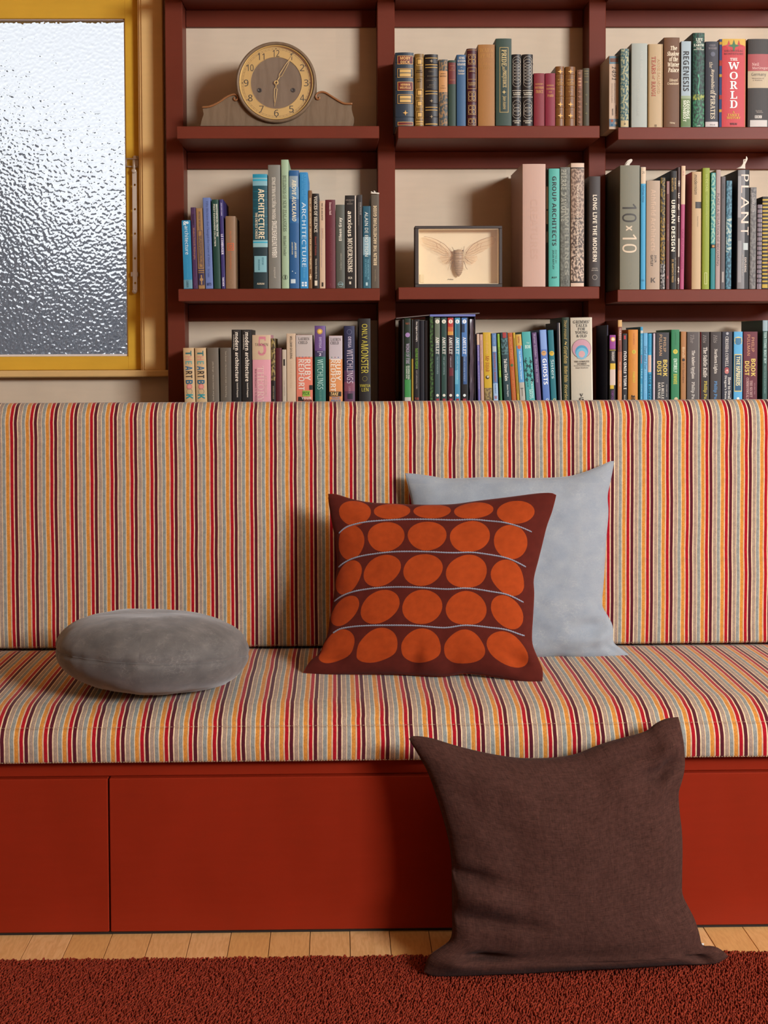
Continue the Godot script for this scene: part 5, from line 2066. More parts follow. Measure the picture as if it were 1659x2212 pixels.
const ROW_2A := """
B p 397 415.8 476 -3 0.004 #26789c white | architecture books on the middle left shelf | short bright blue paperback at the left end of its shelf
b 604.5 623.2 0 1 #5b8592 band
r 478 487 .5 .6 #c9d4d4 S &
r 488 550 .54 .44 #c9d4d4 s architecture
r 606.5 621 .44 .26 #20363e S CARBON
r 560 600 .5 .14 #4a9ab5 f an introduction to building
B p 416.7 427.6 448 -3 0.004 #3f2546 white | architecture books on the middle left shelf | thin purple paperback with small orange lettering
r 463 486 .5 .34 #1d1220 S Descombes
r 492 561 .5 .44 #ad7a58 f Modern French Philosophy
r 598 617 .5 .3 #6b4a70 f Cambridge
B p 428.6 443.2 449.6 -3.4 0.005 #8c6b43 cream | architecture books on the middle left shelf | thin tan book printed with a navy column drawing
r 457 497 .5 .26 #3f3647 F PETER MURRAY
f 498 578 .2 .84 1 #2f2a45
r 508 572 .6 .2 #2f2a45 F THE ARCHITECTURE OF THE
r 510 570 .36 .2 #2f2a45 F ITALIAN RENAISSANCE
b 581 583 .06 .94 #2f2a45
b 586 588 .06 .94 #2f2a45
b 590 616 .06 .94 #2f2a45
o 604 .5 3.6 #9c7b50
b 594 615 .42 .6 #9c7b50
B p 444 460.4 427 -4 0.002 #5a6b9a white | architecture books on the middle left shelf | periwinkle blue paperback with a navy title that reads down
r 435 576 .54 .36 #2b3258 f Fifty Machines that Changed the Course of History
r 581 599 .5 .26 #2b3258 f Eric Chaline
h 611 617 .5 .6 #26304f S MTS
B h 462 477.2 431 -3 0.003 #17382f white | architecture books on the middle left shelf | dark green hardback with white capitals in two lines
r 441 511 .72 .24 #c9cabb S MASTERPIECES FROM THE
r 441 532 .36 .24 #c9cabb S PEGGY GUGGENHEIM COLLECTION
B p 478.6 487 430.6 -3 0.003 #332c5e white | architecture books on the middle left shelf | thin violet blue spine with white capitals beside the dark green hardback
r 438 466 .5 .4 #b3aecb S JEAN-LOUIS COHEN
r 506 550 .5 .56 #d4cfdb S LE CORBUSIER
r 599 618 .5 .46 #d4cfdb S TASCHEN
B h 487.6 509.6 466.7 0 0.002 #7a5f46 cream | architecture books on the middle left shelf | short squat tan book with an orange stamped square, beside the gap
r 499 522 .5 .22 #a3603e F Big Ideas
f 525 541 .2 .84 1.4 #b5512c
h 528.5 537.5 .52 .36 #b5512c S XS
r 545 581 .5 .22 #a3603e F Small Buildings
g 610 .5 4 #8f745a
B h 547.2 579 375.8 0 0.002 #16282c cream | architecture books on the middle left shelf | teal glossy hardback with cream capitals, first after the gap
b 376 384 0 1 #1f7d96 band
b 384 401 0 1 #6f98a0 band
b 387 391 0 1 #2b8fa6 band
b 401 519 0 1 #12424c picture_panel
b 413 414 0 1 #1a6672
b 431 432 0 1 #1a6672
b 449 450 0 1 #1a6672
b 467 468 0 1 #1a6672
b 485 486 0 1 #1a6672
b 519 534 0 1 #7fa4a4 band
b 522 525 0 1 #2b8fa6 band
b 553 588 .08 .92 #6f9aa0 band
r 408 516 .58 .40 #cdbf9f S ARCHITECTURE
r 459 516 .24 .16 #cdbf9f S THE CRITICS' CHOICE
r 556 572 .66 .12 #2a5a66 S EDITED BY DAN
r 560 584 .4 .12 #2a5a66 S CRUICKSHANK
h 611 615 .5 .5 #b9ae95 S AURUM
B h 580.2 607 356 0 0.000 #6d6b62 cream | architecture books on the middle left shelf | tall warm grey hardback with white condensed capitals that read up
u 477 556 .5 .40 #cfc9ba S URBAN INTERVENTIONS
u 383 474 .5 .36 #c6c0b0 S PERSONAL PROJECTS IN PUBLIC SPACES
u 577 601 .5 .2 #b5afa1 fi gestalten
B h 608.6 624.8 344.8 0 0.000 #8ba083 cream | architecture books on the middle left shelf | tallest book of its shelf, thin and mint green
r 379 500 .46 .46 #272a24 f BUILDINGS OF NEW ZEALANDERS
r 509 553 .46 .40 #272a24 fi Michael Fowler
g 599 .46 5 #272a24
b 595 603 .42 .56 #272a24
B h 625.6 647 367.8 0 0.000 #24507c cream | architecture books on the middle left shelf | glossy sky blue hardback with slanted cream capitals
b 380 404 .02 .9 #7b8c95 picture_panel
b 404 430 .02 .98 #4a7494 picture_panel
b 470 482 .02 .98 #2a5c8a picture_panel
r 388 478 .5 .42 #cfc9ac Si ABOVE AUCKLAND
r 523 557 .6 .24 #c3c3ac Si JAMES SIERS
r 523 550 .3 .14 #c3c3ac Si with MARTIN HORN
b 603 612 .12 .6 #b5c3c8 emblem
o 586 .3 1.2 #b5c3c8
o 590 .6 1 #b5c3c8
B p 648.2 666.2 372 0 0.000 #2a77a8 white | architecture books on the middle left shelf | bright blue paperback with wide spaced white capitals
r 377 432 .66 .22 #4b93b8 s A HISTORY OF
r 377 424 .36 .22 #4b93b8 s NEW ZEALAND
r 437 577 .5 .48 #c4d3d8 s ARCHITECTURE
r 578 600 .5 .26 #5aa0c0 s PETER SHAW
b 609 613 .2 .46 #c4d3d8
b 609 613 .56 .82 #c4d3d8
b 614.5 618.5 .2 .46 #c4d3d8
b 614.5 618.5 .56 .82 #c4d3d8
B p 666.6 674.8 411.2 0 0.001 #6a4a2b white | architecture books on the middle left shelf | thin brown spine with tiny cream capitals between the bright blue and black ones
r 428 581 .5 .44 #cdb78d S NOEL LANE ARCHITECT - RECENT NEW ZEALAND PROJECTS
b 592 604 .4 .6 #cdb78d
b 597 599 .2 .8 #cdb78d
B h 675.4 690 418 0 0.001 #1b1613 cream | architecture books on the middle left shelf | black hardback with white serif title right of the thin brown spine
r 424 502 .5 .46 #d3c9b4 F VOICES OF SILENCE
r 511 552 .5 .3 #94463a f Russell Walden
r 559 603 .5 .3 #c0b6a2 Fi Victoria University Press
b 606 617 .3 .7 #c0b6a2
B p 690.4 703 433.4 0 0.002 #b39a80 cream | architecture books on the middle left shelf | thin cream paperback beside the maroon one
r 439 476 .5 .26 #3a2f28 S PROF. DR. HANS HOPTER
r 493 516 .6 .2 #7b4a3a f Baugeschichte
r 493 578 .36 .2 #7b6a80 f eine kurze Einfuhrung in die Architektur
b 610 619 .36 .66 #2a221c
B h 703.4 725.2 431.3 0 0.001 #531a22 white | architecture books on the middle left shelf | plain maroon hardback with small white name at its top
r 437 464 .5 .22 #c6a9a2 S Steven Holl
r 491 585 .55 .2 #6b3137 f Architecture Spoken
b 612 617 .46 .5 #7c3f44
B h 725.6 745.7 442 0 0.002 #4a4c43 cream | architecture books on the middle left shelf | charcoal green hardback with white name that reads up and a round mark
u 470 520 .54 .42 #cfc9b8 S Eileen Gray
u 547 583 .54 .2 #8d8a7b f Caroline Constant
g 614 .5 5 #7fa3a8
b 613.4 614.6 .2 .8 #7fa3a8
B p 746 771 422 0 0.002 #1d1713 white | architecture books on the middle left shelf | black paperback with two part white title and a white worn edge
b 422.4 622.8 .86 .95 #b7aa9a worn_edge
h 431 433.5 .42 .7 #8b8074 F GOLDHAGEN
h 435 437 .42 .2 #8b8074 f and
h 439 441.5 .42 .5 #8b8074 F LEGAULT
r 456 511 .42 .40 #d3c9b4 S anxious
r 514 588 .42 .40 #d3c9b4 F MODERNISMS
h 598 602.5 .42 .36 #d3c9b4 S CCA
b 608 614 .34 .5 #c0b6a2
B p 771.8 783.4 421 0 0.002 #2e2a29 white | architecture books on the middle left shelf | dark grey thin spine with a tiny white title at its top
r 437 464 .66 .3 #a49c92 s DECODING THE HIGH LINE
r 437 487 .3 .2 #857d74 s Conversations about the way New York
B p 784.2 801.4 445 0 0.003 #1f4a5a white | architecture books on the middle left shelf | petrol blue paperback with white capitals and a pale blurred patch
b 512 551 .02 .98 #7b98a0 picture_panel
b 551 623 .02 .98 #2a5563 picture_panel
r 458 504 .46 .40 #cfd0c4 s ALAIN DE
r 508 554 .46 .40 #cfd0c4 s BOTTON
r 560 604 .66 .2 #6fa3b0 s THE ARCHITECTURE
r 560 598 .36 .2 #6fa3b0 s OF HAPPINESS
b 610 617 .34 .6 #9cb5b8
B p 802 819.5 420 0 0.002 #4f463a white | architecture books on the middle left shelf | khaki grey paperback with cream capitals that read up, against the upright
u 444 573 .5 .40 #cbb894 S BERLIN THE ARCHITECTURE GUIDE
u 582 608 .5 .2 #8f8268 f Verlagshaus Braun
"""

const ROW_2B := """
B h 1128.8 1178.8 354 0 0.001 #a88a7b white | large books beside the display box | very thick dusty pink hardback beside the display box
r 430 560 .5 .3 #a68777 S CREATURES
B p 1179.6 1185 364 0 0.012 #2b2320 white | large books beside the display box | thin dark set back spine between the pink and turquoise books
b 403 452 .1 .9 #a08a72 picture_panel
b 455 484 .1 .9 #8a7560 picture_panel
b 500 524 .1 .9 #6f6050 picture_panel
B h 1185.4 1209 364 0 0.001 #479489 white | large books beside the display box | turquoise hardback with bold black capitals that read down
r 381 531 .5 .38 #15191a S GROUP ARCHITECTS
r 540 569 .66 .14 #1e2a28 s EDITED BY
r 540 582 .4 .18 #15191a S JULIA GATLEY
h 597.5 601.5 .5 .5 #15191a S AUP
B p 1209.8 1231.4 361 0 0.002 #5a5b50 cream | large books beside the display box | grey green spine with huge overlapping pale capitals
m 361.4 619 .02 .98 #63645a #4c4d44
r 366 478 .36 .5 #8b8b7b S PIERRE D'AVOINE
r 450 594 .66 .4 #7a7a6c S DWELLINGS
g 608 .5 5.5 #26241f
b 602 614 .47 .53 #26241f
B h 1233 1262 352 0 0.000 #b7a08c cream | large books beside the display box | sepia photograph spine with cream bands at its top and bottom
b 361.5 364 0 1 #241b17 line
m 364 470 .02 .98 #9b8673 #5c4a3e
m 470 550 .02 .98 #3a2e28 #a3907d
m 550 609 .02 .98 #b09b88 #43372f
b 608 611 0 1 #241b17 line
r 398 575 .5 .2 #d0c3ae fi Tall Forms - Topography Forms in Wellington
B h 1272.4 1297 380.8 0 0.001 #332c29 cream | large books beside the display box | charcoal hardback with cream capitals overhanging the right upright
r 421 565 .5 .36 #d0c3ae S LONG LIVE THE MODERN
h 578.5 581 .5 .5 #a89d8e S edited by
h 582.5 585.5 .5 .6 #a89d8e S Julia Gatley
g 599 .5 5 #a89d8e
"""

const ROW_2C := """
B h 1339 1382 357 0 0.000 #696757 cream | tall books on the middle right shelf | widest sage grey hardback with huge numerals at the left end of its shelf
r 440 480 .47 .72 #2f2b26 s 10
r 487 499 .45 .30 #b8a78e S x
r 506 546 .48 .72 #b8a78e s 10
g 613 .5 4 #7c7a68
B h 1383.6 1394.6 360.7 0 0.000 #3a86a8 white | tall books on the middle right shelf | narrow sky blue spine with a cream top right of the widest sage one
b 361 396.8 0 1 #b3a086 band
h 370 375 .5 .5 #3a332b s 26
r 401 437 .5 .44 #1f4a60 s Mathias Klotz
h 603.5 607.5 .5 .5 #1f4a60 s GG
B h 1395.8 1425.8 390 0 0.001 #96836f white | tall books on the middle right shelf | beige hardback with faint tone on tone lettering and a small black monogram
r 409 542 .5 .36 #aa917a S Athfield Architects
r 551 567 .66 .18 #2a221d S JULIA
r 551 575 .4 .18 #2a221d S GATLEY
h 600 610.5 .5 .34 #4a4038 S K
B p 1426.2 1436.8 383.4 0 0.002 #1f1a14 white | tall books on the middle right shelf | black spine with a gold torn pattern beside the beige hardback
m 383.8 470 .04 .96 #7b6425 #1b1712
m 470 570 .04 .96 #2a2418 #8a6b22
m 570 624 .04 .96 #8f8a84 #1b1815
B p 1438.4 1446.4 391 0 0.003 #57302d white | tall books on the middle right shelf | thin mauve brown spine beside the black and gold one
b 392 419 .1 .7 #7c5a56 picture_panel
r 484 520 .5 .3 #a98a80 f A.J. Donaldson
b 596 602 .3 .6 #94504a
B h 1446.8 1461.7 369 0 0.001 #17130f cream | tall books on the middle right shelf | black spine with bold white title and gold lines at both ends
b 369.6 624.6 .84 .98 #4a4038 edge_line
r 384 414 .34 .26 #a8884e F MAITLAND
r 384 410 .74 .2 #a8884e F BARRIE
r 432 543 .46 .52 #d3c9b4 S URBAN DESIGN
r 560 610 .4 .26 #a8884e S ST. MARTIN'S PRESS
r 556 608 .8 .16 #8d8577 f THE ARCHITECTURE OF TOWNS
B p 1462.2 1468 361 2 0.001 #43322f white | tall books on the middle right shelf | very thin dark spine with upright white letters stacked down it
h 390 403 .5 .6 #c7b9ac S H
h 417 428 .5 .6 #c7b9ac S E
h 441 453.5 .5 .6 #c7b9ac S R
h 467 479 .5 .6 #c7b9ac S E
b 515 555 .3 .9 #a89a8e barcode
h 576 588 .5 .6 #c7b9ac S 2
h 600 613 .5 .6 #c7b9ac S 9
B h 1468.6 1477.6 358 3.5 0.000 #93405f white | tall books on the middle right shelf | thin leaning spine, cream above and bright pink below
b 358.4 441.5 0 1 #b39a7d band
r 495 581 .5 .44 #7c1f4a s CASE STUDY HOUSES
r 368 380 .5 .3 #a35a5e f 44
B h 1494 1514.6 370.7 0 0.000 #a58c6a cream | tall books on the middle right shelf | cream hardback with slanting black title and a tilted black block
b 436 450 .36 .98 #2a231e emblem
r 377 420 .40 .34 #1f1a15 si modernism
r 467 490 .62 .12 #6a5a45 fi Richard Weston
B h 1516.4 1532.4 362.7 1.5 0.000 #77832a white | tall books on the middle right shelf | lime green hardback next to the cream one with the slanting title
r 377 415 .54 .30 #a3aa5a s in DETAIL
r 422 491 .54 .28 #97a04a s Single Family Houses
f 589 614 .3 .66 0.8 #c0c08a
B p 1534.6 1544.8 373 1.5 0.001 #216d70 white | tall books on the middle right shelf | thin teal spine with a small black and orange mark
m 374 526 .02 .98 #7fa08a #226c70
b 528 536 0 1 #1a1714
b 530 534 .3 .8 #a8762f
B p 1545.2 1555.6 366.7 1.5 0.000 #8d7a74 white | tall books on the middle right shelf | thin pinkish white spine with long dark capitals
r 418 574 .5 .48 #3a322f s PLACE : A SITUATION OF BECOMING
B p 1556 1566.2 381 1.5 0.001 #4b4646 white | tall books on the middle right shelf | thin mid grey spine between the pinkish white and sea blue ones
r 397 428 .5 .34 #2a2626 s Great Housing
b 587 610 .3 .7 #8d857e
B p 1567 1579.6 390 2 0.001 #2b4e5c white | tall books on the middle right shelf | sea blue spine with pale wave swirls
m 390.4 470 .02 .98 #4d7482 #234654
m 470 545 .02 .98 #93a096 #2b5868
m 545 624 .02 .98 #44707e #1d3e4c
B h 1590.9 1617.6 366.7 2 0.000 #1d1b1b white | tall books on the middle right shelf | tall glossy silver and black hardback with giant pale capitals
b 367.2 625 .06 .62 #6d6c6c foil_panel
b 380 470 .06 .3 #8f8e8e foil_panel
b 520 610 .1 .36 #858484 foil_panel
r 377 392 .62 .62 #c7b4a4 s P
r 401 417 .62 .62 #c7b4a4 s L
r 425 450 .62 .66 #c7b4a4 s A
r 458 482 .62 .62 #c7b4a4 s N
r 490 508 .62 .62 #c7b4a4 s T
r 556 588 .7 .16 #b3a79c S EXPLORING
r 550 595 .46 .12 #a39a90 s THE BOTANICAL WORLD
b 525 540 .5 .9 #9ba3a0 picture_panel
B p 1618.4 1632.6 404.5 2 0.002 #54514e white | tall books on the middle right shelf | grey scuffed spine right of the silver and black hardback
m 405 624 .02 .98 #6a6662 #4b4845
r 417 458 .46 .4 #8f8a84 S CLIMAX CITY
B p 1635 1645.2 442 1.5 0.002 #8c8088 white | tall books on the middle right shelf | thin lilac and black checked spine beside the yellow striped one
b 450 452.5 0 1 #2d272b
b 460 462.5 0 1 #2d272b
b 470 472.5 0 1 #2d272b
b 480 482.5 0 1 #2d272b
b 490 492.5 0 1 #2d272b
b 500 502.5 0 1 #2d272b
b 510 512.5 0 1 #2d272b
b 520 522.5 0 1 #2d272b
b 530 532.5 0 1 #2d272b
b 540 542.5 0 1 #2d272b
b 550 552.5 0 1 #2d272b
b 560 562.5 0 1 #2d272b
b 570 572.5 0 1 #2d272b
b 580 582.5 0 1 #2d272b
b 590 592.5 0 1 #2d272b
b 600 602.5 0 1 #2d272b
b 610 612.5 0 1 #2d272b
b 442.4 624.8 .26 .34 #2d272b
b 442.4 624.8 .62 .7 #2d272b
B p 1646 1682 424.5 1 0.001 #26211e white | tall books on the middle right shelf | black book with yellow dashes at the right edge of the photo
b 430 433.5 0 .32 #a58a2c
b 438 441.5 0 .32 #a58a2c
b 446 449.5 0 .32 #a58a2c
b 454 457.5 0 .32 #a58a2c
b 462 465.5 0 .32 #a58a2c
b 470 473.5 0 .32 #a58a2c
b 478 481.5 0 .32 #a58a2c
b 486 489.5 0 .32 #a58a2c
b 494 497.5 0 .32 #a58a2c
b 502 505.5 0 .32 #a58a2c
b 510 513.5 0 .32 #a58a2c
b 518 521.5 0 .32 #a58a2c
b 526 529.5 0 .32 #a58a2c
b 534 537.5 0 .32 #a58a2c
b 542 545.5 0 .32 #a58a2c
b 550 553.5 0 .32 #a58a2c
b 558 561.5 0 .32 #a58a2c
b 566 569.5 0 .32 #a58a2c
b 574 577.5 0 .32 #a58a2c
b 582 585.5 0 .32 #a58a2c
b 590 593.5 0 .32 #a58a2c
b 598 601.5 0 .32 #a58a2c
b 606 609.5 0 .32 #a58a2c
b 614 622 0 .32 #a58a2c
u 518 590 .42 .3 #a83a2a s the bee thing
"""

const ROW_3A := """
B h 399.4 422.8 751.5 -2.5 0.002 #b0956e cream | art books on the bottom left shelf | tan spine with patchwork coloured capitals, left one of the matching pair
r 758 769 .5 .56 #2d5f60 S T
r 770 778 .5 .6 #b5766a s H
r 780 787 .5 .6 #5f8a82 S E
r 791 800 .5 .64 #1f5878 S A
r 802 809 .5 .6 #2a221c S R
r 810 817 .5 .6 #332b26 S T
r 821 830 .5 .64 #26566e S B
o 835.5 .5 6 #b06a62
o 835.5 .5 4 #c07f74
g 846 .5 6 #6c7a70
r 852 862 .5 .62 #1f7f86 S K
B h 424.2 448.4 751.5 -2 0.002 #b0956e cream | art books on the bottom left shelf | tan spine with patchwork coloured capitals, right one of the pair beside the grey brown ones
r 758 769 .5 .56 #2d5f60 S T
r 770 778 .5 .6 #b5766a s H
r 780 787 .5 .6 #5f8a82 S E
r 791 800 .5 .64 #1f5878 S A
r 802 809 .5 .6 #2a221c S R
r 810 817 .5 .6 #332b26 S T
r 821 830 .5 .64 #26566e S B
o 835.5 .5 6 #b06a62
o 835.5 .5 4 #c07f74
g 846 .5 6 #6c7a70
r 852 862 .5 .62 #1f7f86 S K
B h 449.4 474.4 751 -1 0.002 #5b5246 cream | art books on the bottom left shelf | grey brown spine with tiny pale lettering low down, next to the tan pair
r 781 866 .5 .15 #a89d8b s John Berger | What is fantastic and graspy
B h 476 500.8 751 0 0.002 #585045 cream | art books on the bottom left shelf | grey brown spine with a tiny pale title from its top, next to the black pair
r 758 858 .5 .15 #a89d8b s Tom Ronan | the Essence of style | Richard Rog
B p 501.6 522 712 0 0.001 #1a1614 white | black matching pair on the bottom left shelf | black spine with round white lowercase title, left one of the matching pair
r 718 824 .56 .40 #d3c9b8 S modern architecture
r 723 755 .22 .18 #c0b6a6 S a critical history
r 827 858 .56 .22 #c0b6a6 S kenneth frampton
h 714.5 716.5 .5 .5 #8a8278 s world of art
B p 522.6 544.6 712 0 0.001 #1a1614 white | black matching pair on the bottom left shelf | black spine with round white lowercase title, right one beside the pink and cream one
r 718 824 .56 .40 #d3c9b8 S modern architecture
r 723 755 .22 .18 #c0b6a6 S a critical history
r 827 858 .56 .22 #c0b6a6 S kenneth frampton
h 714.5 716.5 .5 .5 #8a8278 s world of art
B h 545.8 585.8 723.5 0 0.002 #c08890 white | art books on the bottom left shelf | wide spine with a cream top and a pink lower half
b 723.8 777 0 1 #b39c80 band
h 727 768 .54 .44 #b5707a F 5
h 741.5 747.5 .5 .70 #241c18 s TASCHEN
h 762 764 .5 .4 #6a564a fi semper studiis
r 791 868 .44 .34 #c9a9a0 f THEORY
r 811 856 .74 .2 #bb9a90 f Architectural
r 797 868 .18 .1 #5a2a34 s FROM THE RENAISSANCE TO THE PRESENT
B p 586.4 595.4 731 0 0.003 #6c5b34 cream | art books on the bottom left shelf | thin mottled olive gold spine with a black lower part
m 731.5 822 .02 .98 #8f7d4a #3a3020
b 822 868 0 1 #1d1814 band
r 834 862 .5 .3 #9a8a6a s KAREN HUBER
B h 595.8 609.4 751.5 0 0.002 #46141f cream | art books on the bottom left shelf | plain dark maroon short spine without lettering
B p 610 619.2 755 0 0.002 #a89b88 white | art books on the bottom left shelf | thin off white spine with a small black brush mark
b 776 790 .3 .7 #241e1a emblem
r 822 855 .55 .3 #7b7066 s LOST FASHION
B p 619.8 639.4 720.5 0 0.001 #b29c82 white | art books on the bottom left shelf | cream paperback with a black capital name from its top
r 726 775 .5 .26 #2a221d S WILLIAM GOLDING
r 780 838 .5 .24 #a58f78 f Lord of the Flies
B p 640.2 675.8 723.5 0 0.001 #c06b56 cream | children's pair with slanting letters on the bottom left shelf | wide spine, white above and coral below, with a green flash
b 723.8 771 0 1 #a89e98 band
h 729 735 .48 .66 #2a221e F LAUREN
h 737 743 .42 .54 #2a221e F CHILD
o 771.5 .2 1 #2f6a4a
o 771.5 .4 1 #2f4a7a
o 771.5 .6 1 #7a2f2a
o 771.5 .8 1 #2f6a4a
r 776 822 .70 .36 #c9b9ac S RUBY
r 776 843 .32 .36 #c9b9ac S REDFORT
b 832 842 .8 1 #241e1b emblem
b 844 856 .38 .84 #7fa33a band
h 846 853.5 .60 .40 #1c2417 S PICK
b 857 866 .12 .44 #241e1b band
h 857.5 862.5 .62 .6 #d0c3b4 S YOUR
h 863 868 .66 .6 #241e1b S POISON
B h 680.4 704 703.4 0 0.001 #245c54 white | children's fantasy pair on the bottom left shelf | spine with a violet top and a teal lower half
b 703.8 757.5 0 1 #5d4474 band
b 757.5 770.5 0 1 #37314e band
o 716 .48 6 #a8843a
o 716 .48 3.5 #d0ad5a
r 728 752 .52 .22 #a79ab5 S ORTEGA
h 759 761 .5 .5 #b5aac0 S BOOK
h 763 768.5 .5 .2 #cfc4d0 S 2
r 776 841 .5 .52 #9fc0b4 s WITCHLINGS
r 842 866 .5 .2 #6a9a8c s THE GOLDEN FROG
B p 711.4 740.4 725 0 0.001 #c07f4c cream | children's pair with slanting letters on the bottom left shelf | spine, white above and orange below, with a torn black strip
b 725.3 776 0 1 #a89ea0 band
h 730.5 736.5 .5 .76 #2a221e F LAUREN
h 738 744 .42 .62 #2a221e F CHILD
o 772 .2 1 #2f6a4a
o 772 .45 1 #7a2f2a
o 772 .7 1 #2f4a7a
r 776 822 .68 .38 #cfc0ac S RUBY
r 776 846 .3 .38 #cfc0ac S REDFORT
b 846 856 .02 .9 #241e1b band
h 847.5 854.5 .4 .6 #d8b070 Si TAKE
h 857.5 861 .5 .6 #5a80a0 S YOUR LAST
h 862.5 867.5 .5 .7 #5a80a0 S BREATH
B h 743.8 767 704 0 0.001 #252742 white | children's fantasy pair on the bottom left shelf | spine fading from navy to sunset pink with pale wavy capitals
b 800 825 0 1 #4a2f4a picture_panel
b 825 845 0 1 #6e3c4c picture_panel
b 845 868 0 1 #523048 picture_panel
g 717 .5 5 #6a6a86
r 727 751 .52 .3 #a39cae S ORTEGA
r 755 828 .54 .56 #b3a6b0 s WITCHLINGS
r 834 850 .5 .2 #a37a86 s CLARIBEL A.
b 850 862 .3 .8 #241e2a emblem
B h 775.4 801.4 688 0 0.001 #1f1b19 white | children's books on the bottom left shelf | tall black hardback with long yellow capitals against the upright
r 700 732 .5 .44 #b3a63a s ONLY
r 735 742 .5 .44 #b3a63a s A
r 744 806 .5 .58 #b3a63a s MONSTER
g 818 .5 5 #7c7434
h 830 836 .52 .88 #b3a63a s VANESSA
h 838 845.5 .52 .56 #b3a63a s LEN
"""

